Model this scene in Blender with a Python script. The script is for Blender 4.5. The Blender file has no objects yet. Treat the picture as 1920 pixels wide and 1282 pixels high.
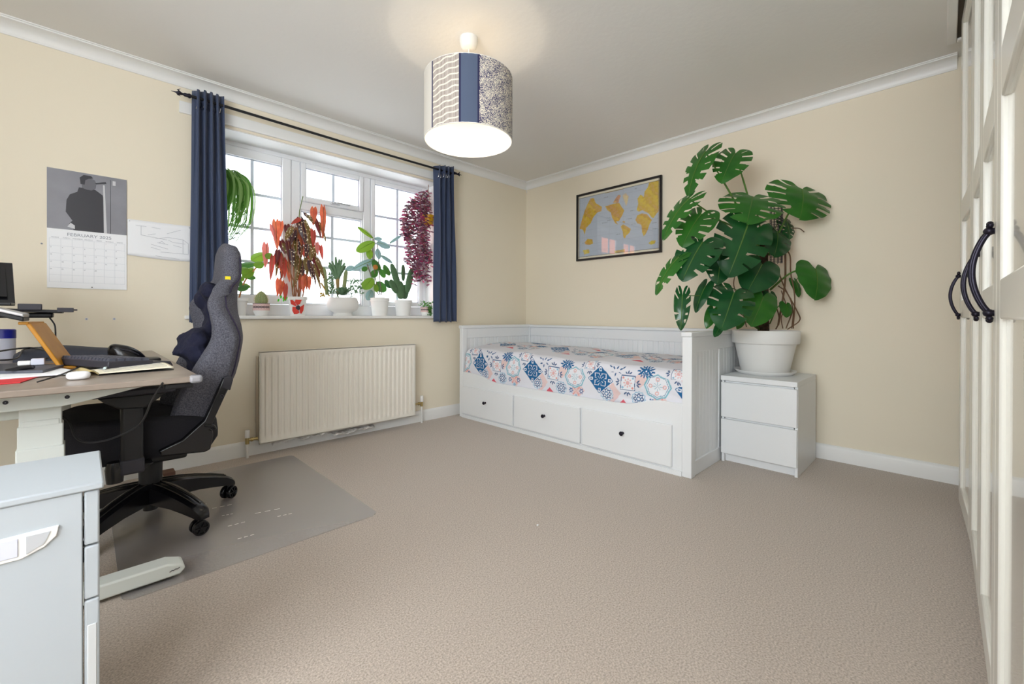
import bpy, math, random
import numpy as np
from mathutils import Vector, Matrix
random.seed(7)
S = bpy.context.scene
COL = S.collection
# ------------------------------------------------------------------ camera
FPX, PCY, CAMH = 809.2, 594.5, 0.91
YAW, PITCH, ROLL = math.radians(45.277), math.radians(-.2174), math.radians(.1436)
FW = Vector((math.cos(YAW)*math.cos(PITCH), math.sin(YAW)*math.cos(PITCH), math.sin(PITCH)))
RT0 = Vector((math.sin(YAW), -math.cos(YAW), 0)); UP0 = RT0.cross(FW)
RT = RT0*math.cos(ROLL) + UP0*math.sin(ROLL); UP = UP0*math.cos(ROLL) - RT0*math.sin(ROLL)
CAM = Vector((0, 0, CAMH))
cam = bpy.data.cameras.new('camera'); co = bpy.data.objects.new('camera', cam); COL.objects.link(co)
cam.sensor_width = 36; cam.lens = FPX/1920*36; cam.shift_y = -(641-PCY)/1920; cam.clip_start = .02
m3 = Matrix((RT, UP, -FW)).transposed()
co.matrix_world = Matrix.Translation(CAM) @ m3.to_4x4()
S.camera = co
# ------------------------------------------------------------------ world, sun, exposure
W_FRONT, W_SIDE = 2.1, 8.0      # sky raised on the sun's side, feeding the two unseen windows added for fill
w = bpy.data.worlds.new('sky'); S.world = w; w.use_nodes = True
bg = w.node_tree.nodes['Background']; bg.inputs[0].default_value = (.89, .95, 1, 1); bg.inputs[1].default_value = W_FRONT
_tc = w.node_tree.nodes.new('ShaderNodeTexCoord'); _sx = w.node_tree.nodes.new('ShaderNodeSeparateXYZ'); _mr = w.node_tree.nodes.new('ShaderNodeMapRange')
_mr.interpolation_type = 'SMOOTHSTEP'
for _k, _v in (('From Min', .12), ('From Max', .62), ('To Min', W_FRONT), ('To Max', W_SIDE)): _mr.inputs[_k].default_value = _v
w.node_tree.links.new(_tc.outputs['Generated'], _sx.inputs[0]); _ad = w.node_tree.nodes.new('ShaderNodeMath'); _ad.operation = 'ADD'; _ml = w.node_tree.nodes.new('ShaderNodeMath'); _ml.operation = 'MULTIPLY'; _ml.inputs[1].default_value = -.707
w.node_tree.links.new(_sx.outputs['X'], _ad.inputs[0]); w.node_tree.links.new(_sx.outputs['Y'], _ad.inputs[1]); w.node_tree.links.new(_ad.outputs[0], _ml.inputs[0]); w.node_tree.links.new(_ml.outputs[0], _mr.inputs['Value']); w.node_tree.links.new(_mr.outputs[0], bg.inputs[1])
sun = bpy.data.lights.new('sun', 'SUN'); sun.energy = 5; sun.angle = .01; sun.color = (1, .93, .82)
so = bpy.data.objects.new('sun', sun); COL.objects.link(so); so.rotation_euler = (math.radians(52), 0, math.radians(18))
por = bpy.data.lights.new('window_daylight_portal', 'AREA'); por.shape = 'RECTANGLE'; por.size = 1.72; por.size_y = 1.2
por.cycles.is_portal = True
po = bpy.data.objects.new('window_daylight_portal', por); COL.objects.link(po)
po.location = (1.388, 3.50, 1.5); po.rotation_euler = (math.radians(-90), 0, 0)
por2 = bpy.data.lights.new('side_fill_portal', 'AREA'); por2.shape = 'RECTANGLE'; por2.size = 1.7; por2.size_y = 1.25; por2.cycles.is_portal = True  # portal for the fill window added in the left wall
po2 = bpy.data.objects.new('side_fill_portal', por2); COL.objects.link(po2); po2.location = (-1.47, .35, 1.475); po2.rotation_euler = (math.radians(90), 0, math.radians(-90))
LAMP_POWER = 1.6
por3 = bpy.data.lights.new('rear_fill_portal', 'AREA'); por3.shape = 'RECTANGLE'; por3.size = .55; por3.size_y = 1.25; por3.cycles.is_portal = True  # portal for the fill window added in the wall behind the camera
po3 = bpy.data.objects.new('rear_fill_portal', por3); COL.objects.link(po3); po3.location = (-.975, -.86, 1.475); po3.rotation_euler = (math.radians(90), 0, 0)
S.view_settings.view_transform = 'Standard'; S.view_settings.look = 'None'
S.view_settings.gamma = 1; S.view_settings.exposure = 0.88; S.view_settings.use_curve_mapping = False

# ------------------------------------------------------------------ room numbers
WY, BX, CZ, LX, RY = 3.185, 3.365, 2.315, -1.35, -.74

def ray(u, v): return FW + RT*((u-960)/FPX) + UP*((PCY-v)/FPX)
def on(u, v, ax, val):
    r = ray(u, v); return CAM + r*((val-CAM[ax])/r[ax])
def dep(u, v, d): return CAM + ray(u, v)*d

# ------------------------------------------------------------------ materials
def lin(c): return tuple((x/255/12.92 if x/255 <= .04045 else ((x/255+.055)/1.055)**2.4) for x in c)
def mat(name, rgb, rough=.5, metal=0, bump=None, var=None, trans=0, sheen=0, spec=.5, coat=0, subs=0, emit=None, tl=0):
    m = bpy.data.materials.new(name); m.use_nodes = True
    nt = m.node_tree; N = nt.nodes; L = nt.links; b = N['Principled BSDF']
    c = (*lin(rgb), 1)
    b.inputs['Base Color'].default_value = c; b.inputs['Roughness'].default_value = rough
    b.inputs['Metallic'].default_value = metal; b.inputs['Specular IOR Level'].default_value = spec
    b.inputs['Transmission Weight'].default_value = trans; b.inputs['Coat Weight'].default_value = coat
    if sheen: b.inputs['Sheen Weight'].default_value = sheen
    if emit: b.inputs['Emission Color'].default_value = (*emit[0], 1); b.inputs['Emission Strength'].default_value = emit[1]
    tc = N.new('ShaderNodeTexCoord')
    if var:                      # (scale, second colour, contrast)
        n = N.new('ShaderNodeTexNoise'); n.inputs['Scale'].default_value = var[0]; n.inputs['Detail'].default_value = 4
        r = N.new('ShaderNodeValToRGB'); k = var[2] if len(var) > 2 else .2
        r.color_ramp.elements[0].position = .5-k; r.color_ramp.elements[1].position = .5+k
        r.color_ramp.elements[0].color = c; r.color_ramp.elements[1].color = (*lin(var[1]), 1)
        L.new(tc.outputs['Object'], n.inputs['Vector']); L.new(n.outputs['Fac'], r.inputs['Fac']); L.new(r.outputs['Color'], b.inputs['Base Color'])
    if bump:                     # (scale, strength, distance)
        n = N.new('ShaderNodeTexNoise'); n.inputs['Scale'].default_value = bump[0]; n.inputs['Detail'].default_value = 3
        bp = N.new('ShaderNodeBump'); bp.inputs['Strength'].default_value = bump[1]; bp.inputs['Distance'].default_value = bump[2] if len(bump) > 2 else .005
        L.new(tc.outputs['Object'], n.inputs['Vector']); L.new(n.outputs['Fac'], bp.inputs['Height']); L.new(bp.outputs['Normal'], b.inputs['Normal'])
    if tl:                       # thin translucent (leaves, fabric)
        t = N.new('ShaderNodeBsdfTranslucent'); mx = N.new('ShaderNodeMixShader'); mx.inputs[0].default_value = tl
        src = b.inputs['Base Color'].links
        if src: L.new(src[0].from_socket, t.inputs['Color'])
        else: t.inputs['Color'].default_value = c
        L.new(b.outputs[0], mx.inputs[1]); L.new(t.outputs[0], mx.inputs[2]); L.new(mx.outputs[0], N['Material Output'].inputs[0])
    return m
def attr_mat(name, rough=.6, tl=0, bump=None, coat=0):
    m = mat(name, (255, 255, 255), rough, bump=bump, coat=coat)
    nt = m.node_tree; a = nt.nodes.new('ShaderNodeAttribute'); a.attribute_name = 'dye'
    b = nt.nodes['Principled BSDF']
    nt.links.new(a.outputs['Color'], b.inputs['Base Color'])
    if tl:
        t = nt.nodes.new('ShaderNodeBsdfTranslucent'); mx = nt.nodes.new('ShaderNodeMixShader'); mx.inputs[0].default_value = tl
        nt.links.new(a.outputs['Color'], t.inputs['Color'])
        nt.links.new(b.outputs[0], mx.inputs[1]); nt.links.new(t.outputs[0], mx.inputs[2]); nt.links.new(mx.outputs[0], nt.nodes['Material Output'].inputs[0])
    return m
def glass_mat(name, tint=(1, 1, 1), rough=0.0, haze=0, hazecol=(.8, .8, .85), ior=1.45, bump=None):
    m = bpy.data.materials.new(name); m.use_nodes = True; nt = m.node_tree; N = nt.nodes; L = nt.links
    N.remove(N['Principled BSDF'])
    t = N.new('ShaderNodeBsdfTransparent'); t.inputs[0].default_value = (*tint, 1)
    g = N.new('ShaderNodeBsdfGlossy'); g.inputs['Roughness'].default_value = rough
    f = N.new('ShaderNodeFresnel'); ge = N.new('ShaderNodeNewGeometry'); mi = N.new('ShaderNodeMapRange')
    mi.inputs['To Min'].default_value = ior; mi.inputs['To Max'].default_value = 1/ior
    L.new(ge.outputs['Backfacing'], mi.inputs['Value']); L.new(mi.outputs[0], f.inputs['IOR'])
    mx = N.new('ShaderNodeMixShader'); out = N['Material Output']
    if bump:
        tc = N.new('ShaderNodeTexCoord'); n = N.new('ShaderNodeTexVoronoi'); n.inputs['Scale'].default_value = bump[0]
        bp = N.new('ShaderNodeBump'); bp.inputs['Strength'].default_value = bump[1]; bp.inputs['Distance'].default_value = .002
        L.new(tc.outputs['Object'], n.inputs['Vector']); L.new(n.outputs['Distance'], bp.inputs['Height'])
        L.new(bp.outputs[0], g.inputs['Normal'])
    src = t.outputs[0]
    if haze:
        d = N.new('ShaderNodeBsdfDiffuse'); d.inputs[0].default_value = (*hazecol, 1)
        mh = N.new('ShaderNodeMixShader'); mh.inputs[0].default_value = haze
        L.new(t.outputs[0], mh.inputs[1]); L.new(d.outputs[0], mh.inputs[2]); src = mh.outputs[0]
    L.new(f.outputs[0], mx.inputs[0]); L.new(src, mx.inputs[1]); L.new(g.outputs[0], mx.inputs[2]); L.new(mx.outputs[0], out.inputs[0])
    return m

MT = {}
MT['wall'] = mat('cream_wall_paint', (240, 230, 209), .75, bump=(60, .12, .002))
MT['ceil'] = mat('white_ceiling_paint', (236, 234, 230), .85, bump=(35, .25, .004))
MT['trim'] = mat('white_gloss_trim', (240, 240, 238), .4)
MT['carpet'] = mat('beige_carpet', (150, 136, 123), .95, bump=(260, .35, .005), var=(190, (211, 196, 182), .22), sheen=.3)
MT['upvc'] = mat('white_upvc', (244, 245, 248), .3)
MT['bar'] = mat('blue_grey_glazing_bar', (222, 234, 248), .35)
MT['seal'] = mat('grey_window_seal', (165, 172, 184), .6)
MT['glass'] = glass_mat('window_glass')
MT['picglass'] = glass_mat('picture_glass', ior=1.5)
MT['white'] = mat('white_furniture_lacquer', (237, 239, 241), .35)
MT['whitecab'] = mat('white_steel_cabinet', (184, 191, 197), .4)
MT['gloss'] = mat('cream_white_high_gloss', (238, 236, 226), .12, coat=.5)
MT['gloss2'] = mat('cream_white_gloss_frame', (240, 238, 230), .25)
MT['iron'] = mat('dark_iron', (34, 30, 44), .35, metal=.6)
MT['black'] = mat('black_plastic', (20, 20, 24), .45)
MT['blackg'] = mat('black_gloss_plastic', (14, 13, 17), .25)
MT['black2'] = mat('charcoal_plastic', (46, 45, 54), .5)
MT['navy'] = mat('navy_curtain_cloth', (60, 72, 100), .85, bump=(500, .3, .001), sheen=.2)
MT['chairgrey'] = mat('charcoal_chair_fabric', (104, 104, 114), .9, bump=(250, .6, .003), var=(220, (66, 66, 76), .15))
MT['chairblack'] = mat('black_chair_fabric', (26, 25, 32), .9, bump=(350, .6, .003))
MT['hoodie'] = mat('dark_navy_jersey', (24, 26, 50), .95, bump=(60, .5, .01))
MT['wooddesk'] = mat('grey_oak_laminate', (160, 147, 135), .3, var=(9, (134, 119, 107), .25))
MT['woodstand'] = mat('golden_bamboo', (206, 146, 46), .4, var=(14, (182, 120, 30), .3))
MT['deskmetal'] = mat('white_powder_coated_steel', (228, 232, 226), .4)
MT['chrome'] = mat('chrome', (200, 200, 204), .15, metal=1)
MT['brass'] = mat('old_brass', (190, 170, 120), .3, metal=1)
MT['silver'] = mat('silver_aluminium', (205, 206, 210), .3, metal=.8)
MT['rad'] = mat('ivory_radiator_enamel', (246, 241, 230), .35)
MT['radside'] = mat('radiator_side_grille', (190, 178, 160), .5)
MT['foil'] = mat('crumpled_foil', (220, 218, 216), .35, metal=.4, bump=(40, .8, .02))
MT['paper'] = mat('white_paper', (248, 249, 252), .8)
MT['paperline'] = mat('grey_print', (146, 150, 160), .8)
MT['cream'] = mat('cream_paper', (240, 232, 208), .8)
MT['pinred'] = mat('red_card', (214, 52, 58), .6)
MT['blue'] = mat('blue_plastic_lid', (24, 34, 150), .35)
MT['label'] = mat('pale_label', (214, 216, 230), .45)
MT['potwhite'] = mat('matt_white_ceramic', (240, 239, 236), .5)
MT['soil'] = mat('dark_soil', (52, 40, 32), 1, bump=(90, 1, .02))
MT['bark'] = mat('coir_moss_pole', (84, 62, 42), 1, bump=(70, 1, .02), var=(60, (48, 36, 26), .2))
MT['root'] = mat('brown_aerial_root', (112, 82, 58), .8)
MT['petiole'] = mat('green_petiole', (84, 122, 48), .5)
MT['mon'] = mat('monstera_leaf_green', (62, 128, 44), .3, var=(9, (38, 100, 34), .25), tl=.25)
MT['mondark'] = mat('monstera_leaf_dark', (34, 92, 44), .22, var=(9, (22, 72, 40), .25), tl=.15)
MT['mat_'] = glass_mat('clear_pvc_mat', (.97, .965, .96), .28, .09, (.74, .75, .86), 2.2, bump=(60, .25))
MT['clear'] = glass_mat('clear_silicone', (.8, .8, .85), .1, .3, (.85, .87, .95))

# ------------------------------------------------------------------ mesh builder
class Mb:
    def __init__(s): s.v = []; s.f = []; s.mi = []; s.c = []
    def add(s, vs, fs, mi=0, col=None):
        o = len(s.v); s.v += [tuple(p) for p in vs]; s.f += [tuple(i+o for i in f) for f in fs]; s.mi += [mi]*len(fs)
        s.c += [col or (1, 1, 1)]*len(vs); return s
    def box(s, x0, x1, y0, y1, z0, z1, mi=0):
        v = [(x0, y0, z0), (x1, y0, z0), (x1, y1, z0), (x0, y1, z0), (x0, y0, z1), (x1, y0, z1), (x1, y1, z1), (x0, y1, z1)]
        return s.add(v, [(0, 3, 2, 1), (4, 5, 6, 7), (0, 1, 5, 4), (1, 2, 6, 5), (2, 3, 7, 6), (3, 0, 4, 7)], mi)
    def obox(s, c, ax, ay, az, mi=0):       # centre and three half vectors
        c, ax, ay, az = map(Vector, (c, ax, ay, az)); v = []
        for k in (-1, 1):
            for a, b in ((-1, -1), (1, -1), (1, 1), (-1, 1)): v.append(c+ax*a+ay*b+az*k)
        return s.add(v, [(0, 3, 2, 1), (4, 5, 6, 7), (0, 1, 5, 4), (1, 2, 6, 5), (2, 3, 7, 6), (3, 0, 4, 7)], mi)
    def tube(s, pts, r, n=10, cap=True, flat=None, mi=0):
        P = [Vector(p) for p in pts]; rr = r if isinstance(r, (list, tuple)) else [r]*len(P)
        vs = []; t0 = None; nrm = None
        for i, p in enumerate(P):
            t = (P[min(i+1, len(P)-1)]-P[max(i-1, 0)]).normalized()
            if nrm is None:
                a = Vector((0, 0, 1)) if abs(t.z) < .9 else Vector((1, 0, 0))
                nrm = t.cross(a).normalized()
            else:
                nrm = (nrm - t*nrm.dot(t)).normalized()
            b = t.cross(nrm)
            for k in range(n):
                a = 2*math.pi*k/n; q = nrm*math.cos(a)+b*math.sin(a)
                vs.append(p+q*rr[i])
        fs = [(i*n+k, i*n+(k+1) % n, (i+1)*n+(k+1) % n, (i+1)*n+k) for i in range(len(P)-1) for k in range(n)]
        if cap: fs += [tuple(range(n-1, -1, -1)), tuple(range((len(P)-1)*n, len(P)*n))]
        return s.add(vs, fs, mi)
    def lathe(s, prof, c=(0, 0, 0), n=32, mi=0, ax='z', closed=False):
        c = Vector(c); vs = []
        for r, z in prof:
            for k in range(n):
                a = 2*math.pi*k/n
                q = {'z': Vector((r*math.cos(a), r*math.sin(a), z)), 'x': Vector((z, r*math.cos(a), r*math.sin(a))), 'y': Vector((r*math.sin(a), z, r*math.cos(a)))}[ax]
                vs.append(c+q)
        m = len(prof); rng = range(m) if closed else range(m-1)
        fs = [(i*n+k, i*n+(k+1) % n, ((i+1) % m)*n+(k+1) % n, ((i+1) % m)*n+k) for i in rng for k in range(n)]
        return s.add(vs, fs, mi)
    def prism(s, poly, d0, d1, ax='y', mi=0):   # polygon in the plane across ax
        n = len(poly)
        def P(a, b, d): return {'y': (a, d, b), 'x': (d, a, b), 'z': (a, b, d)}[ax]
        vs = [P(a, b, d0) for a, b in poly]+[P(a, b, d1) for a, b in poly]
        fs = [tuple(range(n)), tuple(range(2*n-1, n-1, -1))]+[(i, i+n, (i+1) % n+n, (i+1) % n) for i in range(n)]
        return s.add(vs, fs, mi)
    def grid(s, fn, nu, nv, mi=0, col=None, keep=None):
        o = len(s.v)
        for i in range(nu+1):
            for j in range(nv+1):
                s.v.append(tuple(fn(i/nu, j/nv))); s.c.append(col(i/nu, j/nv) if col else (1, 1, 1))
        for i in range(nu):
            for j in range(nv):
                if keep and not keep((i+.5)/nu, (j+.5)/nv): continue
                a = o+i*(nv+1)+j; s.f.append((a, a+nv+1, a+nv+2, a+1)); s.mi.append(mi)
        return s
    def ball(s, c, r, n=14, m=9, mi=0):
        c = Vector(c); r = r if isinstance(r, (tuple, list)) else (r, r, r)
        return s.lathe([(max(1e-4, math.sin(math.pi*i/m)), -math.cos(math.pi*i/m)) for i in range(m+1)], (0, 0, 0), n, mi)._xf(m, n, c, r)
    def _xf(s, m, n, c, r):
        k = (m+1)*n
        for i in range(len(s.v)-k, len(s.v)): a = s.v[i]; s.v[i] = (c.x+a[0]*r[0], c.y+a[1]*r[1], c.z+a[2]*r[2])
        return s
    def build(s, name, mats, parent=None, smooth=40, bevel=0, colors=False, solid=0, weld=False):
        me = bpy.data.meshes.new(name); me.from_pydata(s.v, [], s.f); me.update()
        for m in (mats if isinstance(mats, (list, tuple)) else [mats]): me.materials.append(m)
        me.polygons.foreach_set('material_index', s.mi)
        if colors:
            a = me.color_attributes.new('dye', 'FLOAT_COLOR', 'POINT')
            arr = np.ones((len(s.v), 4), np.float32); arr[:, :3] = np.array(s.c, np.float32); a.data.foreach_set('color', arr.ravel())
        import bmesh
        bm = bmesh.new(); bm.from_mesh(me)
        if weld: bmesh.ops.remove_doubles(bm, verts=bm.verts, dist=1e-5)
        bmesh.ops.recalc_face_normals(bm, faces=bm.faces); bm.to_mesh(me); bm.free()
        if smooth: me.shade_smooth(); me.set_sharp_from_angle(angle=math.radians(smooth))
        o = bpy.data.objects.new(name, me); COL.objects.link(o)
        if bevel:
            b = o.modifiers.new('edge', 'BEVEL'); b.width = bevel; b.segments = 2; b.limit_method = 'ANGLE'; b.angle_limit = math.radians(40)
        if solid:
            b = o.modifiers.new('thick', 'SOLIDIFY'); b.thickness = solid; b.offset = 0
        if parent:
            o.parent = parent; o.matrix_parent_inverse = Matrix.Translation(-Vector(parent.location)) if not parent.rotation_euler.z else parent_inv(parent)
        return o
def parent_inv(p):
    return (Matrix.Translation(p.location) @ p.rotation_euler.to_matrix().to_4x4()).inverted()
def tag(o, label=None, cat=None, group=None, kind=None):
    if label: o['label'] = label
    if cat: o['category'] = cat
    if group: o['group'] = group
    if kind: o['kind'] = kind
    return o
def thing(name, loc, label, cat, group=None):
    o = bpy.data.objects.new(name, None); COL.objects.link(o); o.location = loc; o.empty_display_size = .05
    return tag(o, label, cat, group)
def struct(o): o['kind'] = 'structure'; return o
def copy_part(o, name, parent):
    c = o.copy(); COL.objects.link(c); c.parent = parent; return c
def cat_rom(pts, k=8):
    P = [Vector(p) for p in pts]; P = [P[0]*2-P[1]]+P+[P[-1]*2-P[-2]]; out = []
    for i in range(1, len(P)-2):
        a, b, c, d = P[i-1:i+3]
        for j in range(k):
            t = j/k; out.append(.5*((2*b)+(c-a)*t+(2*a-5*b+4*c-d)*t*t+(3*b-a-3*c+d)*t**3))
    return out+[P[-2]]
def interp(x, xs, ys): return float(np.interp(x, xs, ys))
def text(name, body, size, mtx, m, parent, align='CENTER', ext=.0002):
    c = bpy.data.curves.new(name, 'FONT'); c.body = body; c.size = size; c.align_x = align; c.extrude = ext
    t = bpy.data.objects.new(name, c); COL.objects.link(t)
    bpy.context.view_layer.update()
    me = bpy.data.meshes.new_from_object(t.evaluated_get(bpy.context.evaluated_depsgraph_get()))
    bpy.data.objects.remove(t); me.transform(mtx); me.materials.clear(); me.materials.append(m)
    o = bpy.data.objects.new(name, me); COL.objects.link(o)
    if parent: o.parent = parent; o.matrix_parent_inverse = parent_inv(parent)
    return o

# ================================================================== SETTING
OX0, OX1, OZ0, OZ1 = .53, 2.245, .905, 2.085      # window opening
FL = struct(Mb().box(LX-.1, BX+.1, RY-.1, WY+.3, -.1, 0).build('floor', MT['carpet'], smooth=0))
struct(Mb().box(LX-.1, BX+.1, RY-.1, WY+.3, CZ, CZ+.12).build('ceiling', MT['ceil'], smooth=0))
wm = Mb()
wm.box(LX-.1, OX0, WY, WY+.27, 0, CZ).box(OX1, BX+.1, WY, WY+.27, 0, CZ).box(OX0, OX1, WY, WY+.27, 0, OZ0-.022).box(OX0, OX1, WY, WY+.27, OZ1, CZ)
struct(wm.build('wall_window', MT['wall'], smooth=0))
struct(Mb().box(BX, BX+.1, RY-.1, WY, 0, CZ).build('wall_back', MT['wall'], smooth=0))
WL0, WL1, WLZ0, WLZ1 = -.5, 1.2, .85, 2.1      # unseen window added in the left wall to bring in fill light
struct(Mb().box(LX-.1, LX, RY-.1, WL0, 0, CZ).box(LX-.1, LX, WL1, WY, 0, CZ).box(LX-.1, LX, WL0, WL1, 0, WLZ0).box(LX-.1, LX, WL0, WL1, WLZ1, CZ).build('wall_left', MT['wall'], smooth=0))
w2 = Mb()
for y_ in (WL0, (WL0+WL1)/2-.03, WL1-.06): w2.box(LX-.08, LX-.03, y_, y_+.06, WLZ0, WLZ1)
w2.box(LX-.08, LX-.03, WL0, WL1, WLZ0, WLZ0+.06).box(LX-.08, LX-.03, WL0, WL1, WLZ1-.06, WLZ1)
struct(w2.build('fill_window_2', MT['upvc'], None, 0))
struct(Mb().box(LX, -1.25, RY-.1, RY, 0, CZ).box(-.70, BX, RY-.1, RY, 0, CZ).box(-1.25, -.70, RY-.1, RY, 0, WLZ0).box(-1.25, -.70, RY-.1, RY, WLZ1, CZ).build('wall_right', MT['wall'], smooth=0))
w3 = Mb()  # narrow unseen window, added behind the camera for more fill light
for x_ in (-1.25, -.76): w3.box(x_, x_+.06, RY-.08, RY-.03, WLZ0, WLZ1)
w3.box(-1.19, -.76, RY-.08, RY-.03, WLZ0, WLZ0+.06).box(-1.19, -.76, RY-.08, RY-.03, WLZ1-.06, WLZ1)
struct(w3.build('fill_window_3', MT['upvc'], None, 0))
# skirting boards
prof = [(0, 0), (.016, 0), (.016, .075), (.012, .088), (.005, .095), (0, .095)]
m = Mb().prism([(WY-a, b) for a, b in prof], LX, BX, 'x'); struct(m.build('baseboard_window', MT['trim']))
m = Mb().prism([(BX-a, b) for a, b in prof], RY, WY-.016, 'y'); struct(m.build('baseboard_back', MT['trim']))
# coving
cv = [(0, 0), (0, -.064), (.006, -.064), (.010, -.055)]
for i in range(7):
    a = i/6*math.pi/2; cv.append((.010+.050*(1-math.cos(a)), -.055+.043*math.sin(a)))
cv += [(.066, -.012), (.066, -.005), (.074, -.005), (.074, 0)]
m = Mb().prism([(WY-a, CZ+b) for a, b in cv], LX, BX, 'x'); struct(m.build('trim_1', MT['trim'], smooth=30))
m = Mb().prism([(BX-a, CZ+b) for a, b in cv], -.03, WY, 'y'); struct(m.build('trim_2', MT['trim'], smooth=30))

# ---------------- window
win = bpy.data.objects.new('window_1', None); COL.objects.link(win); win.location = (1.388, WY+.225, OZ0); win['kind'] = 'structure'
FY = WY+.212                                     # face of the fixed frame
f = Mb()
f.box(OX0, .576, FY, FY+.06, OZ0, OZ1).box(2.2, OX1, FY, FY+.06, OZ0, OZ1).box(.576, 2.2, FY, FY+.06, OZ0, .985).box(.576, 2.2, FY, FY+.06, 2.05, OZ1)
f.box(1.078, 1.142, FY, FY+.06, .985, 2.05).box(1.634, 1.698, FY, FY+.06, .985, 2.05).box(1.142, 1.634, FY, FY+.06, 1.70, 1.758)
f.build('window_frame', MT['upvc'], win, 30, .006)
def sash(x0, x1, z0, z1, t, yo, nx, zb, name='window_sash'):
    y = FY+yo
    b = Mb().box(x0, x0+t, y, y+.045, z0, z1).box(x1-t, x1, y, y+.045, z0, z1).box(x0+t, x1-t, y, y+.045, z0, z0+t).box(x0+t, x1-t, y, y+.045, z1-t, z1)
    o = b.build(name, MT['upvc'], win, 30, .007)
    gx0, gx1, gz0, gz1 = x0+t, x1-t, z0+t, z1-t
    s = Mb(); e = .004
    s.box(gx0, gx0+e, y+.012, y+.03, gz0, gz1).box(gx1-e, gx1, y+.012, y+.03, gz0, gz1).box(gx0, gx1, y+.012, y+.03, gz0, gz0+e).box(gx0, gx1, y+.012, y+.03, gz1-e, gz1)
    s.build('seal', MT['seal'], o)
    q = Mb(); xm = (gx0+gx1)/2
    q.box(xm-.010, xm+.010, y+.014, y+.03, gz0, gz1)
    for z in zb: q.box(gx0, xm-.010, y+.014, y+.03, z-.009, z+.009).box(xm+.010, gx1, y+.014, y+.03, z-.009, z+.009)
    q.build('glazing_bars', MT['bar'], o)
    Mb().box(gx0, gx1, y+.021, y+.024, gz0, gz1).build('glass_pane', MT['glass'], o)
    return o
sash(.578, 1.076, .987, 2.048, .062, -.012, 2, (1.749, 1.515, 1.28))
sash(1.70, 2.198, .987, 2.048, .036, -.012, 2, (1.749, 1.515, 1.28))
v = sash(1.144, 1.632, 1.76, 2.048, .036, -.014, 2, ())
sash(1.142, 1.634, .985, 1.70, .012, .008, 2, (1.515, 1.28), 'fixed_light')
h = Mb(); hy = FY-.014
h.box(1.36, 1.43, hy-.012, hy, 1.772, 1.79).box(1.372, 1.40, hy-.035, hy-.01, 1.774, 1.788).box(1.39, 1.50, hy-.042, hy-.028, 1.775, 1.787)
h.build('window_handle', MT['silver'], v, 40, .004)
s = Mb().box(.42, OX1+.075, WY-.035, FY+.01, OZ0-.022, OZ0)
struct(s.build('trim_3', MT['trim'], None, 30, .005))
# reveal linings in white
s = Mb().box(OX1-.006, OX1, WY-.001, FY, OZ0, OZ1).box(OX0, OX0+.006, WY-.001, FY, OZ0, OZ1).box(OX0+.006, OX1-.006, WY+.012, FY, OZ1-.006, OZ1)
struct(s.build('trim_4', MT['trim'], None, 0))
# loft hatch surround, broken at its corner, above the wardrobe end
hx = Mb()
a = on(1776, 78, 2, CZ); hx0 = a.x; hy0 = a.y
hx.box(hx0-.9, hx0, hy0-.035, hy0, CZ-.022, CZ-.001).box(hx0-.03, hx0, hy0-.30, hy0-.035, CZ-.022, CZ-.001)
struct(hx.build('trim_5', MT['trim'], None, 30, .004))
struct(Mb().box(hx0-.9, hx0-.03, hy0-.30, hy0-.035, CZ-.012, CZ-.001).build('trim_6', mat('dark_hatch_void', (70, 62, 50), .9), None, 0))

# ================================================================== PENDANT LAMP
LP = Vector((1.386, 1.716, CZ)); SR, SZ0, SZ1 = .222, 1.793, 2.108
lamp = thing('pendant_lamp', LP, 'drum shade pendant lamp in navy, cream and grey panels hanging from the ceiling', 'lamp')
Mb().lathe([(.001, CZ), (.046, CZ), (.046, CZ-.02), (.040, CZ-.045), (.030, CZ-.055), (.001, CZ-.057)], (LP.x, LP.y, 0), 28).build('ceiling_rose', MT['potwhite'], lamp, 50)
Mb().tube([(LP.x, LP.y, CZ-.055), (LP.x, LP.y, 2.02)], .0035, 8).build('cord', MT['potwhite'], lamp)
Mb().lathe([(.001, 2.03), (.02, 2.03), (.022, 1.985), (.02, 1.965), (.001, 1.965)], (LP.x, LP.y, 0), 20).build('bulb_holder', MT['potwhite'], lamp)
BZ = 1.93
Mb().lathe([(.012, BZ+.04), (.016, BZ+.025), (.026, BZ), (.028, BZ-.015), (.02, BZ-.033), (.001, BZ-.04)], (LP.x, LP.y, 0), 20).build('bulb', mat('lit_bulb', (255, 240, 215), .5, emit=((1, .84, .62), 4)), lamp, 60)
ca = math.atan2(-LP.y, -LP.x)          # direction from the lamp to the viewer
def dye_shade(u, v):
    th = u*360-180                     # 0 faces the viewer, positive to the viewer's right
    z = v
    rnd = random.random()
    navy = lin((84, 96, 120)); dk = lin((40, 40, 78)); beige = lin((218, 212, 202)); cream = lin((240, 232, 215)); br = lin((150, 136, 128))
    if abs(th+50) < 1.4: return dk
    if th < -50: return beige if th > -120 else navy
    if th < -11.5:
        wv = math.sin((z*11-.026*th+.10*math.sin(th*.35+z*9))*2*math.pi)
        if wv > .72: return cream
        return br if (int((th+60)*1.4) % 2 == 0) else lin((206, 196, 186))
    if abs(th+10.6) < 1.3 or abs(th-11.5) < 1.2: return dk
    if th < 12: return navy
    n = math.sin(th*.31)*math.sin(z*13+th*.07)+.6*math.sin(z*29-th*.2)
    return cream if (rnd+.12*n) > .50 else lin((66, 64, 104))
def shade_pt(u, v, r=SR):
    a = ca + math.radians(u*360-180)
    return (LP.x+r*math.cos(a), LP.y+r*math.sin(a), SZ0+(SZ1-SZ0)*v)
Mb().grid(shade_pt, 600, 150, col=dye_shade).build('lamp_shade', attr_mat('printed_shade_cloth', .85, bump=(400, .3, .001)), lamp, 60, colors=True)
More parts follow.
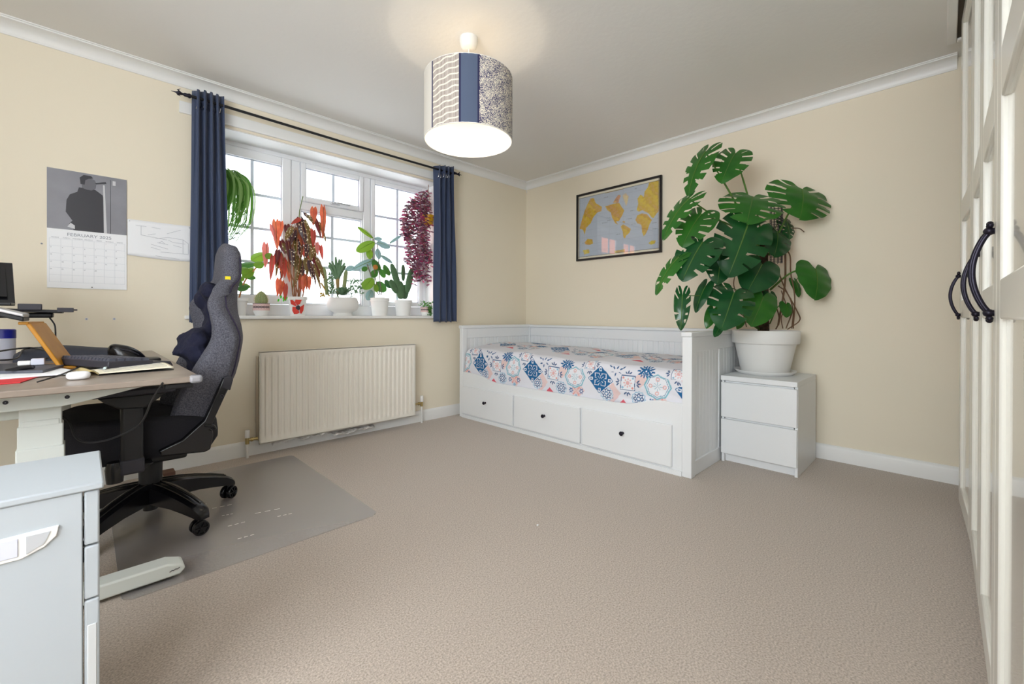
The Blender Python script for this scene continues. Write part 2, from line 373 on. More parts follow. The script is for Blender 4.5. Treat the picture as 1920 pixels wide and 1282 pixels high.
Mb().grid(lambda u, v: shade_pt(u, v, SR-.003), 72, 4).build('shade_lining', mat('white_shade_lining', (232, 222, 206), .8), lamp, 60)
r = Mb()
for z in (SZ0, SZ1): r.tube([shade_pt(k/48, 0 if z == SZ0 else 1, SR-.002) for k in range(49)], .0028, 6, False)
for k in range(3):
    p = shade_pt(k/3, 1, SR-.003); r.tube([p, (LP.x+.018*math.cos(k*2.1), LP.y+.018*math.sin(k*2.1), 2.0)], .0015, 6)
r.build('wire_ring', MT['potwhite'], lamp)
pl = bpy.data.lights.new('bulb_light', 'POINT'); pl.energy = LAMP_POWER; pl.color = (1, .88, .70); pl.shadow_soft_size = .03
plo = bpy.data.objects.new('bulb_light', pl); COL.objects.link(plo); plo.location = (LP.x, LP.y, BZ-.06); plo.parent = lamp; plo.matrix_parent_inverse = parent_inv(lamp)

# ================================================================== CURTAINS
RY_, RZ = WY-.085, 2.172
rod = thing('curtain_pole', (1.35, RY_, RZ), 'black metal curtain pole with spear finials above the window', 'curtain pole')
Mb().tube([(.44, RY_, RZ+.008), (1.35, RY_, RZ-.004), (2.33, RY_, RZ-.002)], .0085, 12).build('pole', MT['black'], rod)
for s, x in ((-1, .44), (1, 2.335)):
    q = Mb().lathe([(.001, 0), (.012, .001), (.014, .01), (.010, .02), (.011, .035), (.006, .045), (.009, .06), (.012, .066), (.004, .085), (.001, .11)], (0, 0, 0), 12, ax='x')
    for i, p in enumerate(q.v): q.v[i] = (x+s*p[0]*.82, RY_+p[1], RZ+.006+p[2])
    for a in (0, 2.1, 4.2):
        c, d = math.cos(a), math.sin(a)
        q.tube([(x+s*.05, RY_+c*.006, RZ+.006+d*.006), (x+s*.062, RY_+c*.016, RZ+.006+d*.016), (x+s*.05, RY_+c*.024, RZ+.006+d*.024)], [.005, .004, .001], 6)
    q.build('finial', MT['iron'], rod)
for x in (.475, 2.30):
    q = Mb().box(x-.012, x+.012, WY-.03, WY-.016, RZ-.06, RZ+.02).tube([(x, WY-.02, RZ-.02), (x, RY_+.02, RZ-.022), (x, RY_, RZ-.010)], .006, 8)
    q.build('bracket', MT['iron'], rod)
bt = Mb().box(.395, 2.28, WY-.016, WY, 2.098, 2.166).build('wall_batten', MT['trim'], None, 30, .003)
tag(bt, 'long white painted batten on the wall behind the curtain pole', 'batten')
def curtain(xt0, xt1, xb0, xb1, zt0, zt1, zb, folds, label, ph, amp=.034):
    t = thing('curtain', ((xt0+xt1)/2, RY_, zb), label, 'curtain', 'navy curtains at the window')
    def P(u, v):
        fl = folds*2*math.pi
        x = (xt0+(xt1-xt0)*u)*v + (xb0+(xb1-xb0)*u)*(1-v)
        a = amp*(.75+.25*v)
        y = RY_ + a*math.sin(fl*u+ph) + .006*math.sin(7*v+9*u)
        x += .010*math.sin(2*fl*u+2*ph+.5)*1.0
        zt = zt0+(zt1-zt0)*u
        return (x, y, zb+(zt-zb)*v+.004*math.sin(fl*u*1.0))
    Mb().grid(P, 120, 36).build('cloth', MT['navy'], t, 60, solid=.003)
    for k in range(int(folds*2)):
        u = (k*math.pi-ph)/(folds*2*math.pi)
        if 0 < u < 1:
            p = Vector(P(u, .945)); q = Mb()
            q.tube([(p.x+.004*math.sin(a), p.y+.018*math.cos(a), p.z-.012+.021*math.sin(a)) for a in [i/16*2*math.pi for i in range(17)]], .003, 6, False)
            q.build('eyelet', MT['chrome'], t)
    return t
curtain(.452, .592, .435, .625, 2.222, 2.232, .862, 4.5, 'long navy blue curtain drawn to the left side of the window, behind the office chair', .3)
curtain(2.150, 2.312, 2.148, 2.356, 2.196, 2.222, .852, 3.5, 'long navy blue curtain at the right side of the window, towards the bed', 1.6)

# ================================================================== RADIATOR
ra = thing('radiator', (1.37, 3.10, .08), 'ivory ribbed panel radiator on the wall below the window', 'radiator')
R0, R1, RZ0, RZ1, RF = .795, 1.94, .082, .672, 3.09
def radp(u, v):
    x = R0+.004+(R1-R0-.008)*u; n = 30
    ed = min(1, min(v, 1-v)/.065) if min(v, 1-v) < .065 else 1
    inb = 1 if .075 < v < .925 and .02 < u < .98 else (.0 if min(v, 1-v) < .05 or not .02 < u < .98 else (min(v, 1-v)-.05)/.025)
    s = (u*n) % 1; g = 1 if .30 < s < .70 else (0 if s < .18 or s > .82 else ((s-.18)/.12 if s < .5 else (.82-s)/.12))
    return (x, RF+.010*g*inb, RZ0+(RZ1-RZ0)*v)
q = Mb().grid(radp, 360, 44)
q.build('front_panel', MT['rad'], ra, 50)
Mb().box(R0, R1, RF+.014, RF+.022, RZ0, RZ1).box(R0, R0+.006, RF, RF+.022, RZ0, RZ1).box(R1-.006, R1, RF, RF+.022, RZ0, RZ1).box(R0, R1, RF, RF+.02, RZ1-.004, RZ1+.002).box(R0, R1, RF, RF+.02, RZ0-.002, RZ0+.004).build('panel_edge', MT['rad'], ra, 30)
for x_ in (R0-.002, R1-.004): Mb().box(x_, x_+.006, RF+.024, WY-.01, RZ0+.02, RZ1-.03).build('side_grille', MT['radside'], ra)
Mb().box(R0+.03, R1-.03, RF+.04, WY-.02, RZ0+.03, RZ1-.02).build('convector_fins', MT['radside'], ra)
for x, s, L, ttl in ((.735, 1, 0, .148), (2.03, -1, 0, .2)):
    e = R0 if s > 0 else R1
    q = Mb().tube([(x, 3.135, .0), (x, 3.135, ttl-.055)], .008, 10); q.build('supply_pipe', MT['potwhite'], ra)
    q = Mb().tube([(x, 3.135, ttl-.06), (x, 3.135, ttl-.02)], .012, 10).tube([(x, 3.135, ttl-.035), ((x+e)/2, 3.135, ttl-.035), (e, 3.135, ttl-.035)], [.010, .008, .012], 10)
    q.tube([(x+s*.02, 3.135, ttl-.035), (x+s*.032, 3.135, ttl-.035)], .014, 8); q.build('valve', MT['brass'], ra)
    Mb().lathe([(.001, ttl+.028), (.012, ttl+.028), (.014, ttl+.02), (.014, ttl-.02), (.001, ttl-.02)], (x, 3.135, 0), 14).build('valve_cap', MT['potwhite'], ra, 50)
def foilp(u, v):
    n = math.sin(u*41+v*3)*.006+math.sin(u*97)*.004+math.sin(u*17)*.008
    return (.87+.72*u, 3.10+.055*v, .056+.020*math.sin(v*2)+n*(1-v*.5)+.012*math.sin(u*6))
tag(Mb().grid(foilp, 90, 6).build('foil_sheet', MT['foil'], None, 30, solid=.001), 'crumpled silver foil sheet hanging out below the radiator', 'foil')

# ================================================================== WALL THINGS
cl = thing('wall_calendar', (.015, WY, 1.045), 'wall calendar with a grey concert photo above a February month page', 'calendar')
CX0, CX1, CZ0, CZM, CZ1 = -.134, .165, 1.045, 1.345, 1.649
yy = WY-.006
Mb().box(CX0, CX1, yy, WY-.001, CZM, CZ1).build('photo_page', mat('grey_photo_print', (128, 128, 136), .35, var=(9, (150, 150, 158), .3)), cl)
Mb().box(CX0, CX1, yy, WY-.001, CZ0, CZM).build('month_page', MT['paper'], cl)
def cpos(nx, nz): return (CX0+(CX1-CX0)*nx, CZM+(CZ1-CZM)*nz)
def flat(poly, y, m_, name, parent, th=.0006):
    return Mb().prism(poly, y-th, y, 'y').build(name, m_, parent, 0)
gd = mat('photo_black', (50, 50, 58), .4); gm = mat('photo_mid_grey', (104, 104, 112), .4); gl = mat('photo_light_grey', (208, 208, 212), .4)
body = [(.32, 0), (.26, .10), (.30, .16), (.22, .30), (.23, .50), (.27, .60), (.36, .66), (.38, .74), (.58, .74), (.68, .66), (.71, .50), (.70, .2), (.72, 0)]
flat([cpos(*p) for p in body], yy, gd, 'singer_coat', cl)
face = [(.42, .74), (.41, .86), (.45, .92), (.52, .93), (.58, .90), (.60, .84), (.59, .76), (.54, .72), (.48, .72)]
flat([cpos(*p) for p in face], yy-.0006, gm, 'singer_face', cl)
flat([cpos(*p) for p in [(.40, .80), (.39, .91), (.44, .965), (.53, .965), (.56, .93), (.50, .91), (.46, .88), (.45, .80)]], yy-.0012, gd, 'singer_hair', cl)
flat([cpos(*p) for p in [(.695, 0), (.685, .84), (.705, .84), (.735, 0)]], yy-.0012, gl, 'microphone_stand', cl)
flat([cpos(*p) for p in [(.58, .855), (.72, .90), (.73, .87), (.60, .835)]], yy-.0012, gd, 'microphone', cl)
flat([cpos(*p) for p in [(.81, .86), (.85, .86), (.85, .94), (.81, .94)]], yy, gl, 'stage_light', cl)
flat([cpos(*p) for p in [(.78, 0), (.78, .95), (.785, .95), (.787, 0)]], yy, gd, 'microphone_cable', cl)
flat([cpos(*p) for p in [(.24, .05), (.33, .02), (.33, .08), (.28, .12)]], yy-.0012, gl, 'singer_hand', cl)
RX = Matrix.Rotation(math.radians(90), 4, 'X')
text('month_title', 'FEBRUARY 2025', .0215, Matrix.Translation((.02, yy-.0004, CZM-.031)) @ RX @ Matrix.Diagonal((1.12, 1, 1, 1)), MT['paperline'], cl)
q = Mb(); gx0, gx1, gz1, gz0 = CX0+.008, CX1-.008, CZM-.05, CZ0+.03
for i in range(8):
    x = gx0+(gx1-gx0)*i/7; q.box(x-.0004, x+.0004, yy-.0003, yy, gz0, gz1)
for i in range(7):
    z = gz0+(gz1-gz0)*i/6; q.box(gx0, gx1, yy-.0003, yy, z-.0004, z+.0004)
q.build('grid_lines', mat('pale_grid_line', (204, 208, 216), .8), cl)
RXY = lambda x, z: Matrix.Translation((x, yy-.0004, z)) @ RX
for i, d in enumerate(('MONDAY', 'TUESDAY', 'WEDNESDAY', 'THURSDAY', 'FRIDAY', 'SATURDAY', 'SUNDAY')):
    text('weekday_name', d, .0062, RXY(gx0+(gx1-gx0)*(i+.5)/7, gz1+.004), MT['paperline'], cl)
for d in range(1, 29):
    k = d+4; c, rw = k % 7, k//7
    text('date_number', str(d), .008, RXY(gx0+(gx1-gx0)*(c+.14)/7, gz1-(gz1-gz0)*(rw+.0)/6-.010), MT['paperline'], cl)
q = Mb().lathe([(.001, 0), (.003, .0), (.003, .004), (.001, .005)], (.028, yy-.005, CZ0+.008), 10, ax='y'); q.build('hanging_hole', MT['black'], cl)
pa = thing('paper_drawing', (.3, WY, 1.24), 'wide sheet of white paper with a faint pencil diagram pinned beside the calendar', 'drawing')
def pap(u, v):
    return (.168+.285*u, WY-.003-.004*math.sin(3*u)*(1-v)-.002*math.sin(8*u), 1.238+.199*v+.012*(1-v)*(.5-u)*.3-.012*(1-v)*math.sin(u*2.2))
Mb().grid(pap, 24, 10).build('sheet', MT['paper'], pa, 60, solid=.0004)
q = Mb(); rr = random.Random(3)
def seg(a, b):
    a, b = Vector(pap(*a)), Vector(pap(*b)); a.y = b.y = min(a.y, b.y)-.0012; q.tube([a, b], .0006, 4)
for a, b in [((.12, .85), (.28, .85)), ((.2, .85), (.2, .6)), ((.36, .85), (.5, .83)), ((.2, .6), (.6, .55)), ((.3, .62), (.42, .68)), ((.42, .55), (.62, .62)), ((.62, .62), (.86, .60)), ((.62, .55), (.7, .5)), ((.86, .60), (.86, .2)), ((.86, .6), (.95, .5)), ((.5, .2), (.95, .2)), ((.6, .72), (.82, .86)), ((.45, .45), (.62, .42)), ((.35, .38), (.62, .3)), ((.7, .42), (.84, .38)), ((.35, .3), (.5, .25)), ((.42, .08), (.8, .05)), ((.7, .5), (.9, .48)), ((.95, .5), (.95, .2)), ((.48, .45), (.52, .5)), ((.52, .5), (.57, .43))]: seg(a, b)
q.build('pencil_lines', mat('pencil_grey', (158, 160, 172), .8), pa)
for u in (.03, .97):
    p = Vector(pap(u, .95)); Mb().ball((p.x, p.y-.003, p.z), .003, 8, 5).build('pin', MT['silver'], pa)
for x, z, wh in ((.007, .886, 'left'), (.114, .886, 'right')):
    t = Mb().lathe([(.001, -.004), (.006, -.004), (.0055, 0), (.001, 0)], (x, WY, z), 12, ax='y').lathe([(.0008, -.0044), (.003, -.0044), (.003, -.004)], (x, WY, z), 8, mi=1, ax='y').build('wall_plug', [mat('white_plug_'+wh, (214, 216, 230), .5), MT['paperline']])
    tag(t, f'tiny white plastic wall plug below the calendar, {wh} one of the two', 'wall plug', 'wall plugs below the calendar')
t = Mb().ball((-.152, WY-.003, 1.263), .004, 8, 5).build('drawing_pin', MT['paperline']); tag(t, 'small dark pin stuck in the wall left of the calendar', 'pin')
t = Mb().tube([(BX-.012, WY-.02, 2.235), (BX-.03, WY-.035, 2.228), (BX-.028, WY-.033, 2.215)], .004, 8).build('corner_hook', MT['potwhite']); tag(t, 'tiny white hook under the coving in the room corner', 'hook')

# ---------------- framed map
fm = thing('framed_map', (BX, 2.09, 1.432), 'world map in a thin black frame on the wall above the bed', 'picture')
MY0, MY1, MZ0, MZ1 = 1.648, 2.505, 1.43, 2.062
fw = .018; xf = BX-.024
Mb().box(xf, BX-.001, MY0, MY0+fw, MZ0, MZ1).box(xf, BX-.001, MY1-fw, MY1, MZ0, MZ1).box(xf, BX-.001, MY0+fw, MY1-fw, MZ0, MZ0+fw).box(xf, BX-.001, MY0+fw, MY1-fw, MZ1-fw, MZ1).build('picture_frame', mat('black_frame_wood', (26, 22, 22), .4), fm, 30, .002)
# continents drawn in the frame of the sheet
TL, TR, BRc, BLc = (135, 395), (1160, 165), (1160, 1050), (135, 1170)
lands = [([(150, 790), (165, 720), (190, 640), (215, 560), (250, 480), (285, 415), (330, 410), (350, 470), (430, 520), (425, 570), (370, 590), (320, 650), (290, 720), (230, 780), (215, 860), (190, 800)], (208, 172, 48)),
 ([(470, 510), (520, 500), (580, 480), (650, 470), (680, 520), (715, 560), (690, 620), (650, 690), (610, 700), (640, 740), (600, 720), (560, 650), (545, 590), (500, 560)], (206, 160, 50)),
 ([(570, 470), (600, 420), (640, 370), (670, 380), (650, 430), (640, 470)], (206, 150, 130)),
 ([(690, 380), (730, 350), (770, 390), (755, 460), (738, 515), (715, 450)], (222, 212, 196)),
 ([(670, 760), (700, 735), (750, 760), (800, 790), (780, 840), (740, 870), (725, 910), (705, 890), (695, 820)], (212, 176, 44)),
 ([(855, 680), (880, 620), (940, 600), (1000, 610), (1060, 680), (1030, 740), (1010, 800), (985, 850), (960, 880), (940, 830), (930, 740), (880, 720)], (206, 172, 56)),
 ([(870, 560), (890, 480), (880, 420), (920, 370), (960, 400), (970, 330), (1010, 280), (1030, 200), (1160, 170), (1160, 560), (1120, 600), (1080, 660), (1050, 640), (1020, 600), (940, 560), (900, 580)], (216, 190, 60)),
 ([(210, 960), (250, 915), (310, 920), (320, 970), (280, 990), (230, 985)], (208, 170, 60)),
 ([(450, 330), (560, 310), (760, 260), (765, 285), (600, 325), (470, 355)], (176, 150, 60)),
 ([(1020, 960), (1060, 930), (1110, 930), (1100, 965), (1050, 985)], (220, 205, 70)),
 ([(190, 1060), (270, 1040), (275, 1090), (210, 1110)], (216, 206, 120)), ([(590, 1060), (720, 1040), (720, 1080), (600, 1100)], (190, 170, 90)), ([(700, 690), (725, 700), (720, 720), (690, 705)], (208, 170, 60))]
NU, NV = 250, 180
U_, V_ = np.meshgrid(np.linspace(0, 1, NU+1), np.linspace(0, 1, NV+1), indexing='ij')   # U 0 left..1 right, V 0 bottom
fu = U_**1.0*.86+.14*U_*U_
px_ = TL[0]+(TR[0]-TL[0])*fu
top = TL[1]+(TR[1]-TL[1])*fu; bot = BLc[1]+(BRc[1]-BLc[1])*fu
py_ = bot+(top-bot)*V_
C_ = np.empty(U_.shape+(3,)); C_[:] = lin((186, 196, 208))
rs = np.random.RandomState(2)
nz = rs.rand(14, 10); 
def inside(poly):
    r = np.zeros(px_.shape, bool); n = len(poly)
    for i in range(n):
        x1, y1 = poly[i]; x2, y2 = poly[(i+1) % n]
        c = ((y1 > py_) != (y2 > py_)) & (px_ < (x2-x1)*(py_-y1)/(y2-y1+1e-9)+x1); r ^= c
    return r
tints = [(222, 196, 70), (206, 164, 60), (196, 150, 76), (214, 184, 96), (204, 156, 122)]
cell = (np.floor((px_+18*np.sin(py_/23))/37)*7+np.floor((py_+14*np.sin(px_/31))/41)*13).astype(int) % 5
TT = np.array([lin(t) for t in tints])
for poly, c in lands:
    k = inside(poly); C_[k] = .55*np.array(lin(c))+.45*TT[cell[k]]
gr = (np.abs((U_*12) % 1-.5) > .485) | (np.abs((V_*9) % 1-.5) > .487); C_[gr] *= .88
for (tx, ty, tl_) in [(480, 660, 60), (430, 720, 70), (790, 570, 60), (740, 670, 70), (800, 735, 60), (590, 440, 40), (450, 405, 60), (610, 860, 60), (1070, 790, 60), (1060, 720, 60), (180, 970, 50), (840, 300, 30), (500, 690, 50)]:
    k = (np.abs(py_-ty-.15*(tx-px_)) < 4) & (px_ > tx) & (px_ < tx+tl_) & (np.sin(px_*.9) > -.4); C_[k] *= .55
edge = (U_ < .012) | (U_ > .988) | (V_ < .03) | (V_ > .97); C_[edge] = lin((236, 230, 208))
ed2 = ((U_ > .012) & (U_ < .017)) | ((U_ < .988) & (U_ > .983)) | ((V_ > .03) & (V_ < .038)) | ((V_ < .97) & (V_ > .963)); C_[ed2] = lin((60, 60, 50))
def mp(u, v): return (BX-.010, MY1-fw-(MY1-MY0-2*fw)*u, MZ0+fw+(MZ1-MZ0-2*fw)*v)
Mb().grid(mp, NU, NV, col=lambda u, v: tuple(C_[int(round(u*NU)), int(round(v*NV))])).build('map_sheet', attr_mat('printed_map', .7), fm, 0, colors=True)
Mb().box(BX-.018, BX-.016, MY0+fw, MY1-fw, MZ0+fw, MZ1-fw).build('picture_glass', MT['picglass'], fm)
# ---------------- orange house across the street (seen in the picture glass)
ho = thing('house', (-19, 17, -2.6), 'orange brick house with a tiled roof across the street, mirrored in the picture glass', 'house')
Mb().box(-40, -6, 17, 22, -2.6, 4.6).build('brick_wall', mat('orange_brick', (196, 112, 74), .9, var=(3, (170, 92, 60))), ho)
Mb().prism([(16.4, 4.5), (22.6, 4.5), (19.5, 7.2)], -40.5, -5.5, 'x').build('roof', mat('orange_roof_tile', (206, 116, 76), .9, var=(5, (176, 92, 60))), ho)
for x in (-31, -24, -17, -11): Mb().box(x-.8, x+.8, 16.93, 17.02, 1.2, 2.8).build('house_window', MT['upvc'], ho)
#@@PART2
# ================================================================== DAYBED
BF, BB, BY0, BY1, BH = 2.405, 3.335, 1.003, 3.10, .82
bed = thing('daybed', (2.87, 2.05, 0), 'white wooden daybed with tongue and groove ends and three drawers along the back wall', 'bed')
def board(axis, c, lo, hi, z0, z1, dirn, pitch=.045):   # grooved panel
    q = Mb(); n = max(1, int((hi-lo)/pitch)); pts = []
    st = (hi-lo)/n
    for i in range(n):
        a = lo+i*st; pts += [(a, .004), (a+.003, 0), (a+st-.003, 0)]
    pts.append((hi, .004))
    def P(i, z):
        a, g = pts[i]; d = c-dirn*g
        return (a, d, z) if axis == 'y' else (d, a, z)
    vs = [P(i, z) for i in range(len(pts)) for z in (z0, z1)]
    q.add(vs, [(2*i, 2*i+2, 2*i+3, 2*i+1) for i in range(len(pts)-1)])
    if axis == 'y': q.box(lo, hi, min(c-dirn*.012, c-dirn*.005), max(c-dirn*.012, c-dirn*.005), z0, z1)
    else: q.box(min(c-dirn*.012, c-dirn*.005), max(c-dirn*.012, c-dirn*.005), lo, hi, z0, z1)
    return q
def end_panel(y0, y1, name, face):
    q = Mb()
    q.box(BF, BF+.052, y0, y1, 0, BH-.028).box(BB-.052, BB, y0, y1, 0, BH-.028)
    q.box(BF+.052, BB-.052, y0+.006, y1-.006, BH-.115, BH-.028).box(BF+.052, BB-.052, y0+.006, y1-.006, .0, .085)
    q.box(2.84, 2.885, y0+.008, y1-.008, .085, BH-.115)
    o = q.build(name, MT['white'], bed, 30, .003)
    c = Mb().box(BF-.008, BB, y0-.002, y1+.004, BH-.028, BH); c.build('rail_cap', MT['white'], o, 30, .005)
    for lo, hi in ((BF+.052, 2.84), (2.885, BB-.052)):
        for cc, d in ((y0+.014, -1), (y1-.014, 1)):
            board('y', cc, lo, hi, .085, BH-.115, d).build('beadboard', MT['white'], o, 0)
end_panel(BY0, BY0+.055, 'end_panel', -1)
end_panel(BY1-.045, BY1, 'end_panel', 1)
q = Mb().box(BB-.04, BB-.012, BY0+.055, BY1-.045, .25, .33).box(BB-.04, BB-.012, BY0+.055, BY1-.045, BH-.115, BH-.028)
bp = q.build('back_panel', MT['white'], bed, 30, .003)
Mb().box(BB-.055, BB, BY0+.055, BY1-.045, BH-.028, BH-.004).build('rail_cap', MT['white'], bp, 30, .005)
board('x', BB-.034, BY0+.055, BY1-.045, .33, BH-.115, -1).build('beadboard', MT['white'], bp, 0)
ys = [1.058, 1.20, 1.26, 1.33, 1.40, 1.50, 2.55, 2.63, 2.70, 2.78, 2.85, 2.92, 3.055]; zs = [.413, .411, .402, .380, .362, .356, .352, .354, .366, .388, .399, .402, .405]
poly = [(y, z) for y, z in zip(ys, zs)]
fb = [(1.058, .0)]+poly+[(3.055, 0)]
Mb().prism(fb, BF+.002, BF+.022, 'x').build('front_board', MT['white'], bed, 30, .0025)
Mb().box(BF-.006, BF+.002, 1.058, 3.055, .0, .028).build('plinth', MT['white'], bed, 30)
for y0, y1 in ((2.405, 3.045), (1.757, 2.388), (1.112, 1.738)):
    d = Mb().box(BF-.017, BF+.001, y0, y1, .040, .283).build('drawer', MT['white'], bed, 30, .004)
    cy = (y0+y1)/2; k = Mb().lathe([(.001, 0), (.009, 0), (.006, .006), (.006, .012), (.013, .018), (.014, .024), (.009, .030), (.001, .031)], (0, 0, 0), 16, ax='x')
    for i, p in enumerate(k.v): k.v[i] = (BF-.017-p[0], cy+p[1], .178+p[2])
    k.build('knob', MT['iron'], d, 60)
# ---------------- mattress cover
def motif(Y, Sx):
    H = Y.shape; C = np.empty(H+(3,)); C[:] = lin((230, 230, 238))
    BL, TE, CO, NA, WHT, PK, SK = map(lambda c: np.array(lin(c)), ((22, 98, 152), (128, 186, 202), (228, 156, 150), (70, 100, 144), (236, 238, 244), (232, 206, 204), (146, 188, 214)))
    P, Q = .608, .42
    def put(k, c): C[k] = c
    def loc(y0, s0): return -((Y-y0+P/2) % P-P/2), (Sx-s0+Q/2) % Q-Q/2      # a runs to the right
    def leaf_(a, b, cx, cy, ang, l, w_, c):
        u, v = math.cos(ang), math.sin(ang); k = ((a-cx)*u+(b-cy)*v)/l; m_ = (-(a-cx)*v+(b-cy)*u)/w_; put(k*k+m_*m_ < 1, c)
    def fan(a, b, cx, cy, ang, c, s=1):
        for d in (-.75, 0, .75):
            t = ang+d; leaf_(a, b, cx+math.cos(t)*.020*s, cy+math.sin(t)*.020*s, t, .013*s, .0048*s, c)
    # warm washes behind
    for y0, s0, r0 in ((1.53, .42, .07), (1.80, .40, .06), (1.33, .52, .05)):
        a, b = loc(y0, s0); put(np.abs(a)/r0+np.abs(b)/r0 < 1, PK)
    # coral star with small flowers
    a, b = loc(1.815, .395); r = np.hypot(a, b); th = np.arctan2(b, a); put((r < .040) & (np.abs(np.cos(2*th)) < .35), CO*1.02)
    for sx in (-1, 1):
        q = np.hypot((a-sx*.045)/.020, b/.022); t2 = np.arctan2(b, a-sx*.045); put(q < .75+.25*np.cos(6*t2), NA*1.3); put(q < .3, WHT)
        q = np.hypot(a/.020, (b-sx*.038)/.018); t2 = np.arctan2(b-sx*.038, a); put(q < .75+.25*np.cos(6*t2), SK)
    # pale pink tile with a little motif
    a, b = loc(1.535, .395); d = np.abs(a)/.062+np.abs(b)/.060; put(np.abs(d-.85) < .10, CO*.5+WHT*.5); put((np.maximum(np.abs(a), np.abs(b)) < .018) & (np.sin(a*420)*np.sin(b*420) > -.15), NA*1.2)
    # teal medallions
    a, b = loc(1.828, .493); r = np.hypot(a/.088, b/.082); th = np.arctan2(b, a); e = 1-.11*np.abs(np.sin(4*th))
    put(r < e, WHT); put(np.abs(r-.95*e) < .055, TE); put(np.abs(r-.80*e) < .022, BL*.6+TE*.4)
    put((r < .46) & (r > .1) & (np.abs(np.sin(2*th)) < .14), TE); put((r < .3) & (np.abs(np.cos(2*th)) < .2), TE)
    for cx, cy in ((.045, 0), (-.045, 0), (0, .042), (0, -.042)): q = np.hypot(a-cx, b-cy); put(np.abs(q-.0095) < .0035, CO*.7+WHT*.3)
    # framed squares
    for y0, s0, f in ((1.416, .493, 1), (1.707, .588, .8)):
        a, b = loc(y0, s0); m = np.maximum(np.abs(a)/(.052*f), np.abs(b)/(.048*f)); put(m < 1, WHT); put(np.abs(m-.94) < .045, NA)
        r = np.hypot(a, b)/f; th = np.arctan2(b, a); put((r < .024+.007*np.cos(8*th)), CO*.75+WHT*.25); put((np.abs(r-.016) < .003), WHT)
        for sx in (-1, 1):
            for sy in (-1, 1): q = np.hypot(a-sx*.034*f, b-sy*.031*f); put(q < .0075*f, SK if sx*sy > 0 else CO)
        if f == 1:
            for cx, cy, an in ((.056, 0, 0), (-.056, 0, math.pi), (0, .052, math.pi/2), (0, -.052, -math.pi/2)): fan(a, b, cx, cy, an, NA*.9)
        else:
            for cx, cy, an in ((.046, 0, 0), (-.046, 0, math.pi), (0, -.044, -math.pi/2)): fan(a, b, cx, cy, an, NA*.9, .9)
    # scrolls
    a, b = loc(1.50, .565)
    for cx, cy, an in ((-.025, .02, 2.2), (.0, .026, 1.2), (.028, .018, .4), (-.034, -.012, 3.4), (-.012, -.028, 4.4), (.020, -.010, 5.6), (.045, .030, 1.), (-.05, .028, 2.6)): leaf_(a, b, cx, cy, an, .012, .005, NA*.6+BL*.4)
    # bursts
    a, b = loc(1.298, .580); r = np.hypot(a/.062, b/.050); th = np.arctan2(b, a); put(r < .78+.20*np.cos(14*th), BL); put(np.abs(r-.40-.16*np.cos(8*th)) < .045, WHT); put(r < .10, WHT)
    # round flowers
    for y0, s0 in ((1.338, .400), (1.565-.608+.0, .405)):
        a, b = loc(y0, s0); r = np.hypot(a/.048, b/.046); th = np.arctan2(b, a); put(r < 1, WHT*.97); put(np.abs(r-.92-.06*np.cos(12*th)) < .06, SK); put(np.abs(r-.60-.10*np.cos(8*th)) < .12, NA); put((r < .66) & (r > .45) & (np.abs(np.sin(4*th)) < .3), WHT); put(np.abs(r-.26) < .07, BL)
    a, b = loc(1.444, .360); put((b > -.02) & (np.abs(a)/.045+(b+.02)/.045 < 1), np.array(lin((222, 96, 112))))
    # blue diamonds
    a, b = loc(1.622, .490); X_, Z_ = a/.100, b/.094; d = np.abs(X_)+np.abs(Z_); put(d < 1.06, WHT); put(d < 1, BL)
    r = np.hypot(X_, Z_); th = np.arctan2(Z_, X_); k = np.maximum(np.abs(X_), np.abs(Z_)); h = np.minimum(np.abs(X_), np.abs(Z_))
    put((np.abs(k-.42) < .028) & (h > .08) & (h < .43), WHT); put((np.abs(h-.09) < .022) & (k > .30) & (k < .44), WHT)
    put((r < .30) & (np.abs(np.sin(4*th)) < .28) & (r > .06), WHT)
    put((d < .93) & (d > .58) & (h < .10) & (k > .60), WHT); put((d < .84) & (d > .66) & (h < .05) & (k > .66), BL)
    return C
NY, NS = 620, 190
R_ = .05
ms0, ms1, ms2 = .315, .575, 0
def mat_prof(v):
    # developed: first 46% of rows on the front, rest on top
    Lf, La, Lt = .245, R_*math.pi/2, .78
    if v < .5: s = v/.5*(Lf+La)
    else: s = Lf+La+(v-.5)/.5*Lt
    if s < Lf: return 2.438, .315+s, .315+s
    if s < Lf+La:
        a = (s-Lf)/R_; return 2.438+R_*(1-math.cos(a)), .56+R_*math.sin(a), .315+s
    return 2.438+R_+(s-Lf-La), .56+R_+.025*math.sin(math.pi*(s-Lf-La)/Lt), .315+s
U0 = np.linspace(0, 1, NY+1); V0 = np.linspace(0, 1, NS+1); PR = [mat_prof(v) for v in V0]
Yg, Sg = np.meshgrid(3.045-(3.045-1.062)*U0, np.array([p[2] for p in PR]), indexing='ij')
MC = motif(Yg+.006*np.sin(Sg*14), Sg)
def mpt(u, v):
    i = int(round(v*NS)); x, z, s = PR[i]; y = 3.045-(3.045-1.062)*u
    edge = min(1, (1-abs(2*u-1))/.05); dz = -.028*(1-edge)**2
    z2 = z+dz*(1 if z > .5 else .3)+(.006*math.sin(9*y)+.005*math.sin(17*y+7*x)+.012*math.sin(2.6*y+.6))*(1 if z > .55 else .4)
    x2 = x-(.012*math.sin((z-.30)*9)+.004*math.sin(13*y+30*z)) if v < .45 else x
    if u > .72 and v < .4: x2 -= .007*math.sin((z+.42*(u-.72)*1.2)*95)*(u-.72)/.28*(1-v/.4)
    return (x2, y, z2)
q = Mb().grid(mpt, NY, NS, col=lambda u, v: tuple(MC[int(round(u*NY)), int(round(v*NS))]))
mt = q.build('mattress_cover', attr_mat('tile_print_cotton', .9, bump=(200, .2, .002)), None, 50, colors=True)
